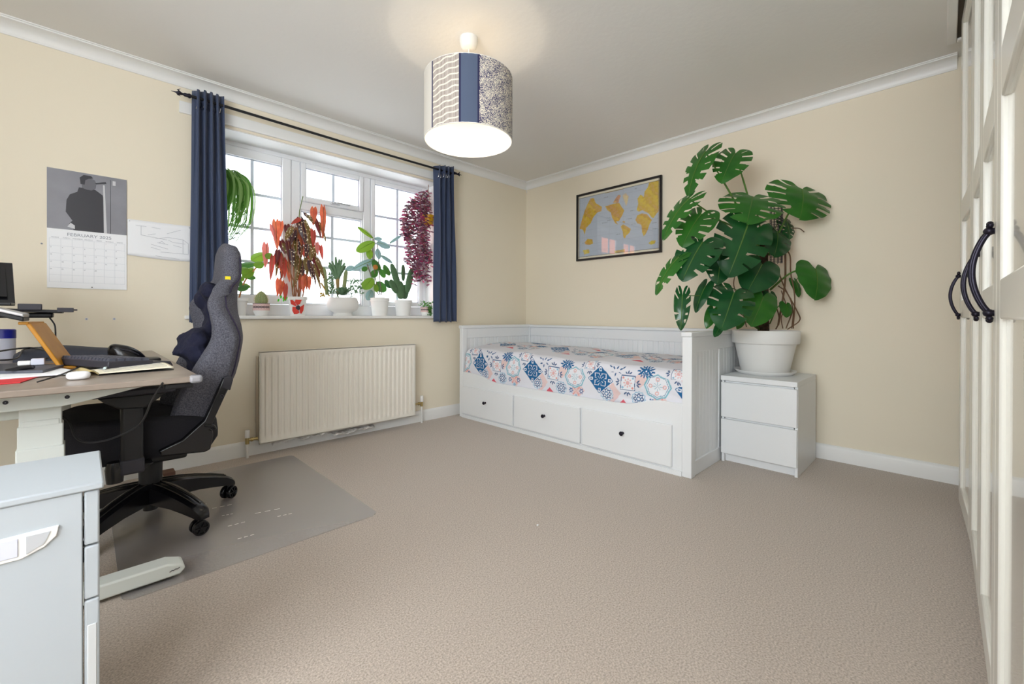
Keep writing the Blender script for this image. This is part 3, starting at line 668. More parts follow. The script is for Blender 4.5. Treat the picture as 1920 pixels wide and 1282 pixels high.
tag(mt, 'mattress under a blue, teal and coral tile print cover on the white daybed', 'mattress')
b = Mb().box(2.46, 3.27, 1.064, 3.043, .30, .57); b.build('mattress_core', MT['white'], mt)

# ================================================================== BEDSIDE CABINET
bc = thing('bedside_cabinet', (3.08, .808, 0), 'white two drawer bedside cabinet standing right of the daybed under the big potted plant', 'cabinet')
QX, QX1, QY0, QY1, QZ = 2.832, 3.318, .590, .999, .54
q = Mb().box(QX+.018, QX1, QY0, QY0+.016, 0, QZ-.030).box(QX+.018, QX1, QY1-.016, QY1, 0, QZ-.030).box(QX+.03, QX1, QY0+.016, QY1-.016, .045, .06).box(QX1-.01, QX1, QY0+.016, QY1-.016, .06, QZ-.016).box(QX+.045, QX+.06, QY0+.016, QY1-.016, 0, .045)
q.build('carcass', MT['white'], bc, 30, .0015)
Mb().box(QX, QX1, QY0, QY1, QZ-.030, QZ).build('top_panel', MT['white'], bc, 30, .002)
for z0, z1 in ((.283, .498), (.057, .270)):
    Mb().box(QX, QX+.018, QY0+.002, QY1-.002, z0, z1).box(QX+.02, QX1-.03, QY0+.02, QY1-.02, z0+.01, z1+.009).build('drawer', MT['white'], bc, 30, .002)

# ================================================================== MONSTERA
PX, PY = 3.125, .832
sa = Mb().lathe([(.001, QZ), (.150, QZ), (.172, QZ+.018), (.176, QZ+.026), (.170, QZ+.026), (.150, QZ+.010), (.001, QZ+.010)], (PX, PY, 0), 48).build('plant_saucer', MT['potwhite'], None, 50)
tag(sa, 'white round saucer under the big plant pot on the bedside cabinet', 'saucer')
mo = thing('potted_monstera', (PX, PY, QZ+.011), 'tall monstera with large split leaves in a white pot on the bedside cabinet', 'plant')
z0 = QZ+.011
Mb().lathe([(.001, z0), (.132, z0), (.136, z0+.004), (.172, z0+.178), (.174, z0+.184), (.188, z0+.186), (.192, z0+.192), (.195, z0+.262), (.192, z0+.268), (.180, z0+.268), (.176, z0+.24), (.001, z0+.235)], (PX, PY, 0), 56).build('pot', MT['potwhite'], mo, 50)
Mb().lathe([(.177, z0+.238), (.12, z0+.246), (.05, z0+.25), (.001, z0+.252)], (PX, PY, 0), 32).build('soil', MT['soil'], mo)
ST = (PX-.01, PY)
q = Mb().tube(cat_rom([(PX-.01, PY+.005, z0+.24), (PX-.012, PY+.01, 1.05), (PX-.016, PY+.012, 1.30), (PX-.015, PY+.012, 1.42)], 8), .034, 14); q.build('moss_pole', MT['bark'], mo)
q = Mb(); wx, wy = PX+.05, PY-.05
for k in range(10):
    a = k/10*2*math.pi; q.tube([(wx+.035*math.cos(a), wy+.035*math.sin(a), 1.25), (wx+.035*math.cos(a), wy+.035*math.sin(a), 1.62)], .0018, 5)
for k in range(22):
    z = 1.26+k*.0168; q.tube([(wx+.035*math.cos(i/12*2*math.pi), wy+.035*math.sin(i/12*2*math.pi), z) for i in range(13)], .0016, 5, False)
q.build('wire_support', MT['black2'], mo)
HEART = [(0, 0), (.10, -.15), (.34, -.29), (.70, -.27), (.94, -.06), (1, .20), (.90, .48), (.62, .75), (.24, .94), (0, 1.0)]
WING = [(0, 0), (.45, -.12), (.92, .06), (1, .28), (.74, .6), (.34, .86), (.08, .98), (0, 1)]
OVAL = [(0, 0), (.42, .06), (.86, .26), (1, .5), (.86, .74), (.46, .93), (.1, .99), (0, 1)]
RIMS = {}
def rim(shape, n=44):
    k = (id(shape), n)
    if k not in RIMS:
        c = cat_rom([(a, b, 0) for a, b in shape], 12); RIMS[k] = [c[min(len(c)-1, int(round(i/n*(len(c)-1))))] for i in range(n+1)]
    return RIMS[k]
SL = [(.30, .318), (.43, .45), (.555, .577), (.67, .69), (.77, .785)]
def leaf(mb, B, T, W, N, shape=HEART, slits=None, arch=.12, cup=.25, wave=.0, qs=5, n=44, holes=True, rnd=random):
    B, T, N = Vector(B), Vector(T), Vector(N)
    Y = T-B; L = Y.length; Y.normalize(); X = Y.cross(N).normalized(); Z = X.cross(Y)
    R = rim(shape, n)
    for sd in (-1, 1):
        sl = []
        if slits: sl = [(a+rnd.uniform(-.012, .012), b+rnd.uniform(-.005, .016), rnd.uniform(.36, .55), rnd.random() < .25) for a, b in slits]
        def P(s, t):
            r = R[int(round(s*n))]; my = max(0, (s-.18)/.82)**1.15*.97
            x = r.x*t; y = my+(r.y-my)*(t*.75+.25*t*t)
            h = arch*L*4*y*(1-y)*.5-cup*W*x*x+wave*W*math.sin(y*19+sd)*t
            return B+X*(sd*x*W)+Y*(y*L)+Z*h
        def keep(s, t):
            for a, b, t0, closed in sl:
                m = (a+b)/2; h = (b-a)/2*(.55+.6*t)
                if abs(s-m) < h*1.15 and t > t0 and not (closed and t > .86): return False
            return True
        mb.grid(P, n, qs, keep=keep)
    # midrib
    mb.tube([B+Y*(L*y)+Z*(arch*L*4*y*(1-y)*.5+.0015) for y in (0, .2, .4, .6, .8, .95)], [.004*L/.3, .0035*L/.3, .003*L/.3, .0025*L/.3, .002*L/.3, .0006], 5, mi=1)
    return mb
MD = 2.775
def mpx(cx, cy, d): return dep(1210+cx/3.374, 260+cy/3.374, d)
TOCAM = -FW
rm = random.Random(5)
#  base(crop px), tip, half width m, normal (right, up, towards camera), depth base, depth tip, split?, dark?
ML = [((380, 82), (272, 368), .085, (-.75, .25, .6), 2.62, 2.55, 1, 0),
 ((568, 92), (478, 285), .105, (-.35, .45, .8), 2.66, 2.60, 1, 0),
 ((680, 368), (640, 540), .185, (-.1, .75, .65), 2.62, 2.50, 1, 0),
 ((992, 322), (975, 512), .205, (.05, .35, .95), 2.74, 2.66, 1, 0),
 ((276, 380), (112, 645), .075, (-.65, .55, .55), 2.50, 2.48, 1, 0),
 ((352, 478), (232, 690), .105, (-.5, .35, .8), 2.52, 2.46, 1, 0),
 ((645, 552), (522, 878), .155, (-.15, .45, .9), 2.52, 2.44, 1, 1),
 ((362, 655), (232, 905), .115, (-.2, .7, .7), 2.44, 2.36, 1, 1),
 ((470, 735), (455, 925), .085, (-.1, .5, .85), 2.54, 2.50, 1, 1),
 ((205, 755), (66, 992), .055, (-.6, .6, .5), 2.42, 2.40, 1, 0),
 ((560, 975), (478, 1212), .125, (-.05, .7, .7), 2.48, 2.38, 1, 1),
 ((1078, 828), (1070, 1022), .118, (.1, .2, .97), 2.80, 2.74, 0, 0),
 ((948, 905), (970, 1005), .04, (.3, .3, .9), 2.82, 2.80, 0, 0),
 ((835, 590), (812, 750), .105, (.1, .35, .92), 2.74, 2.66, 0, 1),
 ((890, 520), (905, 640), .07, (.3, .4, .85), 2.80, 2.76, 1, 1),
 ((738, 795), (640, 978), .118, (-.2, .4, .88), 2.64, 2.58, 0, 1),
 ((745, 1000), (665, 1188), .098, (-.1, .35, .92), 2.60, 2.54, 0, 0),
 ((892, 1052), (890, 1132), .043, (.1, .3, .95), 2.70, 2.68, 0, 0),
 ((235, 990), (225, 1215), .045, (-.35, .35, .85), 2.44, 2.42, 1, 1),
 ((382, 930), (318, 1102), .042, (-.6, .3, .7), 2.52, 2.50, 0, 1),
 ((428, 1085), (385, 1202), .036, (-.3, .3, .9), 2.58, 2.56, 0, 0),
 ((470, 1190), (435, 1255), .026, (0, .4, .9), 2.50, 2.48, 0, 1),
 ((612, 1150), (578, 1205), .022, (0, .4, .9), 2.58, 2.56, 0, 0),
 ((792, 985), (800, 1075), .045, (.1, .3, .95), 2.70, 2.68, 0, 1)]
LB = []
for (b, t, wd_, nv, d0, d1, sp, dk) in ML:
    for _ in range(40):
        if max(mpx(*b, d0).x, mpx(*t, d1).x)+wd_*.72 > 3.32: d0 -= .01; d1 -= .01
    B = mpx(*b, d0); T = mpx(*t, d1); N = RT*nv[0]+UP*nv[1]+TOCAM*nv[2]
    mb = leaf(Mb(), B, T, wd_, N, HEART, SL if sp else None, .16, .22, .03, 6, 72, rnd=rm)
    mb.build('leaf', [MT['mondark' if dk else 'mon'], MT['petiole']], mo, 60)
    LB.append((B, b, d0))
q = Mb()
org = {0: (PX-.05, PY+.03, 1.36), 1: (PX-.04, PY+.02, 1.38), 2: (PX-.03, PY, 1.35), 3: (PX, PY-.02, 1.30), 4: (PX-.05, PY+.02, 1.30)}
for i, (B, b, d0) in enumerate(LB):
    z = min(max(z0+.27, B.z-.12), 1.40) if i > 4 else 1.32
    o = Vector(org.get(i, (PX-.03*(1 if b[0] < 780 else -1), PY+(.02 if b[0] < 780 else -.02), z)))
    if i == 12: o = LB[11][0]
    mid = (o+B)/2+Vector((0, 0, .05 if b[1] > 500 else .02))
    r = .0055 if i < 12 else .003
    q.tube(cat_rom([o, mid, B], 8), [r*1.3]*5+[r]*7+[r*.8]*5, 7)
q.build('petioles', MT['petiole'], mo)
q = Mb()
for pts, r in [([(880, 690), (915, 740), (920, 850), (945, 1000), (935, 1200)], .004), ([(885, 700), (885, 880), (870, 1010), (840, 1180)], .006), ([(830, 800), (880, 940), (960, 1090), (975, 1150), (900, 1205)], .0038), ([(840, 930), (900, 980), (930, 1080), (890, 1200)], .0035), ([(800, 1000), (840, 1100), (845, 1160), (825, 1205)], .004), ([(860, 960), (890, 1060), (860, 1130), (870, 1200)], .003), ([(570, 850), (560, 930), (600, 1040), (640, 1190)], .003), ([(930, 565), (975, 568), (1005, 590)], .003), ([(920, 1010), (935, 1100), (925, 1200)], .003)]:
    q.tube(cat_rom([mpx(a, b_, 2.76) for a, b_ in pts], 8), r, 6)
q.build('aerial_roots', MT['root'], mo)

# ================================================================== WARDROBE
WA = math.radians(.43); WO = Vector((2.405, -.064, 0))
wr = thing('wardrobe', WO, 'tall cream gloss fitted wardrobe with framed doors and black bow handles along the right side', 'wardrobe')
wr.rotation_euler.z = WA
WM = Matrix.Translation(WO) @ Matrix.Rotation(WA, 4, 'Z')
def wbuild(q, name, m_, par, M_=None, **k):
    M2 = WM @ (M_ or Matrix())
    q.v = [tuple(M2 @ Vector(p)) for p in q.v]
    o = q.build(name, m_, None, **k); o.parent = par; o.matrix_parent_inverse = WM.inverted() if par is wr else Matrix(); return o
DW, ZT = .52, 2.308
q = Mb()
for k in range(6):
    x = .535 if k == 0 else -(k-1)*DW if k > 1 else 0
    q.box(x-.018, x, -.58, -.026, .0, ZT)
q.box(-4*DW-.018, .535, -.58, -.026, 0, .06).box(-4*DW-.018, .535, -.58, -.03, ZT-.03, ZT).box(-4*DW-.018, .535, -.585, -.575, 0, ZT).box(-4*DW-.018, -4*DW, -.58, -.026, 0, ZT)
q.box(-4*DW, .535, -.07, -.05, .0, .06)
wbuild(q, 'carcass', MT['white'], wr, smooth=0)
def door(x0, x1, M_, hx, has=True):
    q = Mb(); st = .075; d = .02
    rails = [(.045, .125), (.905, .985), (1.345, 1.445), (ZT-.055, ZT)]
    q.box(x0, x0+st, -d, 0, .045, ZT).box(x1-st, x1, -d, 0, .045, ZT)
    for a, b_ in rails: q.box(x0+st, x1-st, -d, 0, a, b_)
    o = wbuild(q, 'door', MT['gloss2'], wr, M_, smooth=30, bevel=.004)
    q = Mb()
    for (a, b_), (c, e) in zip(rails[:-1], rails[1:]): q.box(x0+st-.003, x1-st+.003, -d+.003, -.009, b_-.003, c+.003)
    wbuild(q, 'door_panel', MT['gloss'], o, M_, smooth=0)
    if has:
        q = Mb(); a, b_ = .922, 1.094; n = 20
        pts = [(hx, .009+.024*math.sin(math.pi*i/n)**.8, a+(b_-a)*(i/n)) for i in range(n+1)]
        q.tube(pts, [.0052]*(n+1), 10); q.tube([(hx, p[1]+.0035, p[2]) for p in pts], .004, 8)
        for z in (a-.004, b_+.004):
            q.ball((hx, .008, z), (.011, .010, .009), 12, 7); q.ball((hx-.008, .007, z+(.012 if z > 1 else -.012)), .006, 8, 6); q.ball((hx+.008, .007, z+(.012 if z > 1 else -.012)), .006, 8, 6); q.ball((hx, .007, z+(.016 if z > 1 else -.016)), .006, 8, 6)
            q.tube([(hx, 0, z), (hx, .012, z)], .007, 8)
        wbuild(q, 'handle', MT['iron'], o, M_, smooth=60)
door(.002, .533, Matrix.Rotation(math.radians(2.2), 4, 'Z'), .485)
for k, hx in enumerate((-DW+.04, -DW*2+.05, None)):
    x1 = -k*DW
    door(x1-DW+.002, x1-.002, None, hx or 0, hx is not None)
#@@PART3
# ================================================================== DESK
DZ = .72; DX0, DX1, DY0, DY1 = -.56, .256, 1.635, 2.97
desk = thing('standing_desk', (-.15, 2.28, 0), 'height adjustable desk with grey oak top and white telescopic legs at the left', 'desk')
Mb().box(DX0, DX1, DY0, DY1, DZ-.018, DZ).build('desktop', MT['wooddesk'], desk, 30, .003)
c = Mb().box(DX1-.028, DX1+.006, DY0-.006, DY0+.028, DZ-.021, DZ+.003); c.build('corner_protector', MT['clear'], desk, 40, .008)
def fr(y, yb):
    b_ = Mb().prism([(DX0+.03, DZ-.076), (-.05, DZ-.076), (-.02, DZ-.072), (.155, DZ-.034), (.155, DZ-.018), (DX0+.03, DZ-.018)], yb, yb+.025, 'y').build('side_beam', MT['deskmetal'], desk, 30, .003)
    for x in (-.153, -.036):
        s = Mb().lathe([(.001, -.003), (.0045, -.003), (.0055, 0), (.001, 0)], (x, yb, DZ-.050), 14, ax='y').lathe([(.0012, -.0034), (.0025, -.0034), (.0025, -.003)], (x, yb, DZ-.050), 6, ax='y')
        s.build('screw', MT['black2'], b_)
    cx = -.092; col = Mb()
    col.box(cx-.043, cx+.043, y-.026, y+.026, .56, DZ-.06); col.box(cx-.036, cx+.036, y-.022, y+.022, .06, .56)
    o = col.build('leg_column', MT['deskmetal'], desk, 30, .003)
    Mb().box(cx-.052, cx+.052, y-.031, y+.031, DZ-.083, DZ-.076).build('mounting_flange', MT['deskmetal'], o, 30)
    Mb().box(cx-.039, cx+.039, y-.0285, y+.0285, .57, .60).box(cx-.046, cx+.046, y-.0295, y+.0295, .515, .585).box(cx-.049, cx+.049, y-.034, y+.034, .04, .52).build('leg_sleeve', MT['deskmetal'], o, 30, .003)
    ft = Mb().prism([(-.50, .012), (-.50, .050), (-.46, .060), (.20, .060), (.243, .045), (.25, .030), (.235, .012)], y-.036, y+.036, 'y').build('foot', MT['deskmetal'], desk, 30, .006)
    mk = Mb()
    mk.tube([(.205+.0035*k, y-.0372, .032+.004*((k*7) % 3)/3+.0005*k) for k in range(9)], .0013, 5); mk.build('foot_mark', MT['black2'], ft)
    return o
fr(1.90, 1.80); fr(2.70, 2.72)
Mb().box(-.30, -.12, 1.93, 2.66, .60, .64).build('cross_beam', MT['deskmetal'], desk, 30, .003)
Mb().box(.17, .24, 1.65, 1.70, DZ-.036, DZ-.019).build('control_box', MT['black'], desk, 30, .004)

# ================================================================== DRAWER CABINET
fc = thing('drawer_cabinet', (-.2, 1.28, 0), 'white drawer cabinet with a recessed side handle standing in front of the desk end', 'cabinet')
FX1, FY0, FY1, FZ = .023, 1.135, 1.395, .592
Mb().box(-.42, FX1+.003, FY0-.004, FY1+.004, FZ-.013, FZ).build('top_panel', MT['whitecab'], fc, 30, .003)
hz0, hz1, hxa, hxb = .484, .528, -.190, -.036
def HP(nx, nz): return (hxa+(hxb-hxa)*nx, hz0+(hz1-hz0)*nz)
hole = [HP(0, .05), HP(.10, 0), HP(.72, 0), HP(.9, .25), HP(1, .6), HP(1.02, 1), HP(.95, 1), HP(0, .9)]
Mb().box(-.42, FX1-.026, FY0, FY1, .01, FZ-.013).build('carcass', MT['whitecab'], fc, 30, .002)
hd = Mb().prism(hole, FY0-.004, FY0+.001, 'y').build('side_handle', MT['trim'], fc, 30, .0015)
inn = [HP(.08, .22), HP(.16, .14), HP(.70, .14), HP(.70, .86), HP(.08, .80)]
Mb().prism(inn, FY0-.0055, FY0-.003, 'y').build('handle_recess', MT['label'], hd, 30, .001)
Mb().prism([HP(.76, .16), HP(.90, .42), HP(.95, .86), HP(.76, .86)], FY0-.0055, FY0-.003, 'y').build('handle_grip', mat('grey_inner_plastic', (190, 192, 196), .5), hd, 30)
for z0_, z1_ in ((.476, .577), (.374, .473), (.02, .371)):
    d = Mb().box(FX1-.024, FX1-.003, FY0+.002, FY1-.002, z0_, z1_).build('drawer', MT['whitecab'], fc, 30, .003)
    if z0_ < .1: Mb().box(FX1-.020, FX1-.007, FY0+.0005, FY0+.003, .17, .325).build('grip_slot', mat('grip_slot_grey', (206, 209, 211), .5), d, 30, .003)

# ================================================================== CHAIR MAT
def rrect(x0, x1, y0, y1, r, n=6):
    p = []
    for cx, cy, a0 in ((x1-r, y1-r, 0), (x0+r, y1-r, 90), (x0+r, y0+r, 180), (x1-r, y0+r, 270)):
        for i in range(n+1): a = math.radians(a0+90*i/n); p.append((cx+r*math.cos(a), cy+r*math.sin(a)))
    return p
cm = Mb().prism(rrect(.082, .955, 1.826, 2.985, .04), .0005, .0045, 'z').build('chair_mat', MT['mat_'], None, 30)
scr = mat('pale_scratch', (226, 224, 222), .6)
for a_, b_ in (((685, 383), (745, 368)), ((775, 402), (925, 370)), ((840, 450), (925, 435)), ((880, 520), (1010, 487)), ((945, 605), (1070, 570)), ((1060, 435), (1250, 398)), ((1210, 455), (1320, 432))):
    p0_, p1_ = on(180+a_[0]/3.556, 840+a_[1]/3.556, 2, .0048), on(180+b_[0]/3.556, 840+b_[1]/3.556, 2, .0048)
    for k in range(3):
        u0_, u1_ = k/3, k/3+.2; Mb().obox(p0_.lerp(p1_, (u0_+u1_)/2), (p1_-p0_)*.1, (0, .0016, 0) if abs((p1_-p0_).x) > abs((p1_-p0_).y) else (.0016, 0, 0), (0, 0, .0003)).build('scratch', scr, cm, 0)
tag(cm, 'clear plastic floor protector mat on the carpet under the office chair', 'chair mat')

# ================================================================== OFFICE CHAIR
ch = thing('office_chair', (.205, 2.46, .005), 'charcoal fabric gaming chair with black armrests pushed up to the desk', 'chair')
HX, HY = .205, 2.455; G = .0046
YC = 2.45
zb = [.38, .48, .56, .64, .70, .79, .86, .92, .97, 1.02, 1.08, 1.14, 1.20, 1.235, 1.25]
hb = [.19, .225, .245, .262, .272, .278, .272, .262, .235, .175, .135, .126, .112, .085, .03]
xb_ = [.372, .43, .468, .499, .512, .526, .527, .520, .520, .527, .534, .538, .536, .522, .492]
tc_ = [.07, .085, .09, .09, .09, .085, .08, .07, .07, .075, .085, .09, .085, .06, .02]
bo = [.08, .105, .12, .115, .10, .070, .055, .050, .045, .02, .008, 0, 0, 0, 0]
def backp(u, v):      # u around, v up
    z = interp(v, np.linspace(0, 1, 15), zb); h = interp(z, zb, hb); x = interp(z, zb, xb_); t = interp(z, zb, tc_); b_ = interp(z, zb, bo)
    a = u*2*math.pi; ex = .62
    cy, sx = math.cos(a), math.sin(a)
    yy_ = math.copysign(abs(cy)**ex, cy); xx = math.copysign(abs(sx)**ex, sx)
    w_ = abs(yy_); bol = b_*min(1, max(0, (w_-.42)/.38))**1.2
    wing_back = .035*max(0, w_-.35)**2*4*(1 if z < 1 else .2)
    x -= .05*min(1, max(0, (z-.82)/.12))*w_*w_*(1 if z < 1.03 else max(0, 1-(z-1.03)/.05))
    if xx > 0: X = x-wing_back*.6-(1-xx)*t*.5
    else: X = x-t*.5+xx*(t*.5)-bol*min(1, abs(xx)*2.0)
    return (X, YC+h*yy_, z)
q = Mb().grid(backp, 56, 60)
n0 = len(q.v)
q.f.append(tuple(i*61+60 for i in range(56))); q.mi.append(0); q.f.append(tuple(i*61 for i in range(56))); q.mi.append(0)
bk = q.build('backrest', MT['chairgrey'], ch, 60, weld=True)
# seams, logo tab, openings
for uu in (.085, .415):
    q = Mb().tube([Vector(backp(uu, v_/30))+Vector((.002, 0, 0)) for v_ in range(2, 26)], .0035, 6)
    q.build('piping', mat('violet_black_piping', (40, 32, 58), .7), bk)
tp_ = Vector(backp(.53, (1.075-.38)/.87+.03)); 
tv_ = min(range(400), key=lambda k: abs(backp(.53, k/400)[2]-1.075))/400; tp_ = Vector(backp(.53, tv_))
q = Mb().obox(tp_+Vector((0, -.001, 0)), (.010, -.002, 0), (0, .0015, 0), (0, 0, .011)); q.build('fabric_tag', mat('yellow_fabric_tag', (236, 214, 20), .7), bk)
# seat
def seatp(u, v):
    a = u*2*math.pi; ex = .45
    c_, s_ = math.cos(a), math.sin(a); c_ = math.copysign(abs(c_)**ex, c_); s_ = math.copysign(abs(s_)**ex, s_)
    r, z = (interp(v, [0, .12, .3, .5, .7, .85, 1], [.82, .93, 1, 1, .98, .86, .0]), interp(v, [0, .12, .3, .5, .7, .85, 1], [.335, .34, .375, .42, .47, .492, .478]))
    bl = .022*max(0, abs(s_*r)-.6)/.4 if z > .45 else 0
    return (.165+.265*c_*r, YC+.258*s_*r, z+bl+(.02*(c_*-1)*r if z > .4 else 0))
q = Mb().grid(seatp, 48, 24); q.f.append(tuple(i*25 for i in range(48))); q.mi.append(0)
q.build('seat', MT['chairblack'], ch, 60, weld=True)
# recline brackets
for sg in (-1, 1):
    y = YC+sg*.262; pl_ = [(.205, .375), (.215, .352), (.355, .338), (.375, .345), (.385, .40), (.383, .425), (.372, .43), (.452, .622), (.446, .645), (.420, .640), (.352, .470), (.28, .405)]
    o = Mb().prism(pl_, y-.016, y+.016, 'y').build('recline_bracket', MT['blackg'], ch, 30, .006)
    Mb().prism([(.415, .600), (.445, .585), (.456, .630), (.448, .648), (.424, .645)], y-.019, y+.019, 'y').build('bracket_cap', MT['black2'], o, 30, .003)
    Mb().lathe([(.004, -.003), (.007, -.003), (.007, .0), (.004, 0)], (.415, y-.016, .565), 14, ax='y').build('bracket_bolt', MT['black2'], o)
    if sg < 0: Mb().tube([(.355, y-.014, .45), (.385, y-.016, .442), (.392, y-.016, .428)], [.008, .007, .005], 8).build('recline_lever', MT['blackg'], o)
# armrests
for sg in (-1, 1):
    y = YC+sg*.30
    o = Mb().box(.093, .158, y-.026, y+.026, .335, .575).build('armrest_post', MT['black'], ch, 30, .010)
    Mb().box(.090, .161, y-.029, y+.029, .318, .375).build('armrest_sleeve', MT['black2'], o, 30, .008)
    Mb().prism([(.03, .612), (.05, .592), (.09, .565), (.16, .560), (.20, .590), (.225, .612)], y-.035, y+.035, 'y').build('armrest_bridge', MT['black'], o, 30, .006)
    Mb().prism(rrect(.0, .255, y-.05, y+.05, .03), .612, .636, 'z').build('armrest_pad', MT['black2'], o, 30, .006)
    Mb().prism([(.09, .32), (.16, .32), (.19, .34), (.10, .345)], min(y, YC+sg*.1), max(y, YC+sg*.1), 'y').build('armrest_arm', MT['black'], o, 30, .004)
    Mb().lathe([(.001, -.02), (.024, -.02), (.028, .03), (.022, .055), (.001, .055)], (.078, y-.005, .315), 18).build('adjuster_knob', MT['blackg'], o, 40)
# mechanism and base
Mb().box(.10, .32, YC-.11, YC+.11, .285, .335).build('tilt_mechanism', MT['black'], ch, 30, .01)
Mb().lathe([(.001, .165+G), (.040, .165+G), (.042, .27), (.034, .275), (.030, .285), (.022, .288), (.022, .30), (.001, .30)], (HX, HY, 0), 28).build('gas_lift', MT['black'], ch, 40)
hub = Mb().lathe([(.001, .055+G), (.026, .055+G), (.026, .10+G), (.048, .105+G), (.052, .15+G), (.045, .17+G), (.001, .172+G)], (HX, HY, 0), 28).build('star_base', MT['blackg'], ch, 40)
BA = [10, -63, 82, 154, 226]
for k, ad in enumerate(BA):
    a = math.radians(ad); d = Vector((math.cos(a), math.sin(a), 0)); n = Vector((-d.y, d.x, 0)); R0_ = Vector((HX, HY, 0)); Ln = .315
    vs = []; prof_ = [(.03, .175, .085, .042), (.10, .168, .095, .040), (.17, .154, .092, .036), (.24, .134, .080, .031), (.29, .116, .070, .028), (Ln, .100, .062, .025), (Ln+.014, .082, .060, .018)]
    q = Mb()
    for r_, zt, zl, hw in prof_:
        p = R0_+d*r_; tz = zt+G; bz = max(zl, zt-.075)+G
        for s_, z_ in ((-1, bz), (-1, tz-.008), (-.55, tz), (.55, tz), (1, tz-.008), (1, bz)): vs.append(p+n*hw*s_+Vector((0, 0, z_)))
    m_ = 6; fs = [(i*m_+j, i*m_+(j+1) % m_, (i+1)*m_+(j+1) % m_, (i+1)*m_+j) for i in range(len(prof_)-1) for j in range(m_)]+[tuple(range(m_)), tuple(range(len(vs)-m_, len(vs)))]
    q.add(vs, fs)
    for s_ in (-.4, .4): q.tube([R0_+d*r_+n*hw*s_*(.9)+Vector((0, 0, zt+G+.001)) for r_, zt, zl, hw in prof_[:-2]], .003, 6)
    lg = q.build('base_leg', MT['blackg'], ch, 40)
    tip = R0_+d*Ln
    ca_ = math.radians({0: -48, 1: -80}.get(k, ad+70)); ax_ = Vector((math.cos(ca_), math.sin(ca_), 0)); fwd = Vector((-ax_.y, ax_.x, 0)); cc = tip-fwd*.012+Vector((0, 0, .03+G))
    q = Mb()
    for s_ in (-1, 1):
        c0 = cc+ax_*(.016*s_)
        prof2 = [(.001, -.009), (.020, -.009), (.028, -.009), (.030, -.006), (.030, .006), (.028, .009), (.023, .009), (.021, .004), (.006, .004), (.005, .010), (.001, .010)]
        o_ = len(q.v); nn = 24; up = Vector((0, 0, 1))
        vs = []
        for r_, h_ in prof2:
            for j in range(nn):
                b_ = 2*math.pi*j/nn; vs.append(c0+ax_*(h_*s_)+fwd*(r_*math.cos(b_))+up*(r_*math.sin(b_)))
        q.add(vs, [(i*nn+j, i*nn+(j+1) % nn, (i+1)*nn+(j+1) % nn, (i+1)*nn+j) for i in range(len(prof2)-1) for j in range(nn)])
        for j in range(6):
            b_ = j*math.pi/3; v_ = fwd*math.cos(b_)+up*math.sin(b_); q.obox(c0+ax_*(.0065*s_)+v_*.0135, v_*.009, ax_*.003, v_.cross(ax_)*.0022)
    ws = q.build('caster', MT['blackg'], ch, 40)
    Mb().tube([cc-ax_*.02, cc+ax_*.02], .006, 10).tube([cc+Vector((0, 0, .0)), tip+Vector((0, 0, .09+G))], .009, 10).build('caster_stem', MT['black'], ws)

# ================================================================== HOODIE
q = Mb(); rh = random.Random(9)
def blob(c, r): q.ball(c, r, 22, 14)
for c_, r_ in (((.425, 2.50, 1.02), (.035, .075, .045)), ((.410, 2.57, .985), (.035, .055, .05)), ((.425, 2.53, .93), (.022, .06, .06)), ((.425, 2.52, .86), (.022, .07, .06)), ((.41, 2.50, .81), (.03, .09, .05)),
  ((.375, 2.47, .79), (.05, .12, .06)), ((.350, 2.45, .765), (.05, .11, .05)), ((.318, 2.46, .742), (.042, .09, .030)), ((.37, 2.42, .72), (.05, .10, .05)), ((.385, 2.44, .64), (.045, .11, .07)), ((.365, 2.42, .82), (.03, .06, .025)), ((.34, 2.50, .80), (.035, .05, .022)), ((.298, 2.48, .732), (.026, .05, .016))): blob(c_, r_)
hd_ = q.build('navy_hoodie', MT['hoodie'], None, 60)
rmf = hd_.modifiers.new('merge', 'REMESH'); rmf.mode = 'VOXEL'; rmf.voxel_size = .010; rmf.use_smooth_shade = True
sm = hd_.modifiers.new('soft', 'SMOOTH'); sm.iterations = 4
for sz, stn in ((.09, .03), (.035, .013)):
    tx = bpy.data.textures.new('folds', 'CLOUDS'); tx.noise_scale = sz; dm = hd_.modifiers.new('folds', 'DISPLACE'); dm.texture = tx; dm.strength = stn; dm.texture_coords = 'GLOBAL'; dm.mid_level = .55
tag(hd_, 'crumpled dark navy hoodie hanging over the front of the office chair back', 'hoodie')

# ================================================================== ON THE DESK
def at(u, v, z): return on(u, v, 2, z)
# laptop stand tray and laptop
t = thing('monitor_arm_tray', (-.15, 2.45, DZ), 'black arm mounted tray with clip ends holding the laptop above the desk', 'tray')
Y1_ = 2.45
def ty(u, v, y=Y1_): return on(u, v, 1, y)
a, b_ = ty(-70, 580), ty(135, 582)
q = Mb().obox(((a.x+ty(118, 584).x)/2, Y1_+.02, ty(60, 582).z), ((ty(118, 584).x-a.x)/2, 0, -.004), (0, .10, 0), (0, 0, .006)); q.build('tray_plate', MT['black'], t, 30, .003)
p = ty(60, 575); Mb().box(p.x-.030, p.x+.030, Y1_-.09, Y1_-.07, p.z-.014, p.z+.010).build('tray_clip', MT['black2'], t, 30, .003)
p = ty(124, 582); Mb().box(p.x-.022, p.x+.022, Y1_-.09, Y1_-.05, p.z-.007, p.z+.010).tube([(p.x+.02, Y1_-.07, p.z+.002), (p.x+.032, Y1_-.07, p.z+.002)], .003, 8).build('tray_clip', MT['black2'], t, 30, .003)
p = ty(100, 590); p0 = ty(-60, 588); Mb().box(p0.x, p.x, Y1_-.05, Y1_+.06, p.z-.012, p.z+.008).build('arm_plate', MT['black'], t, 30, .006)
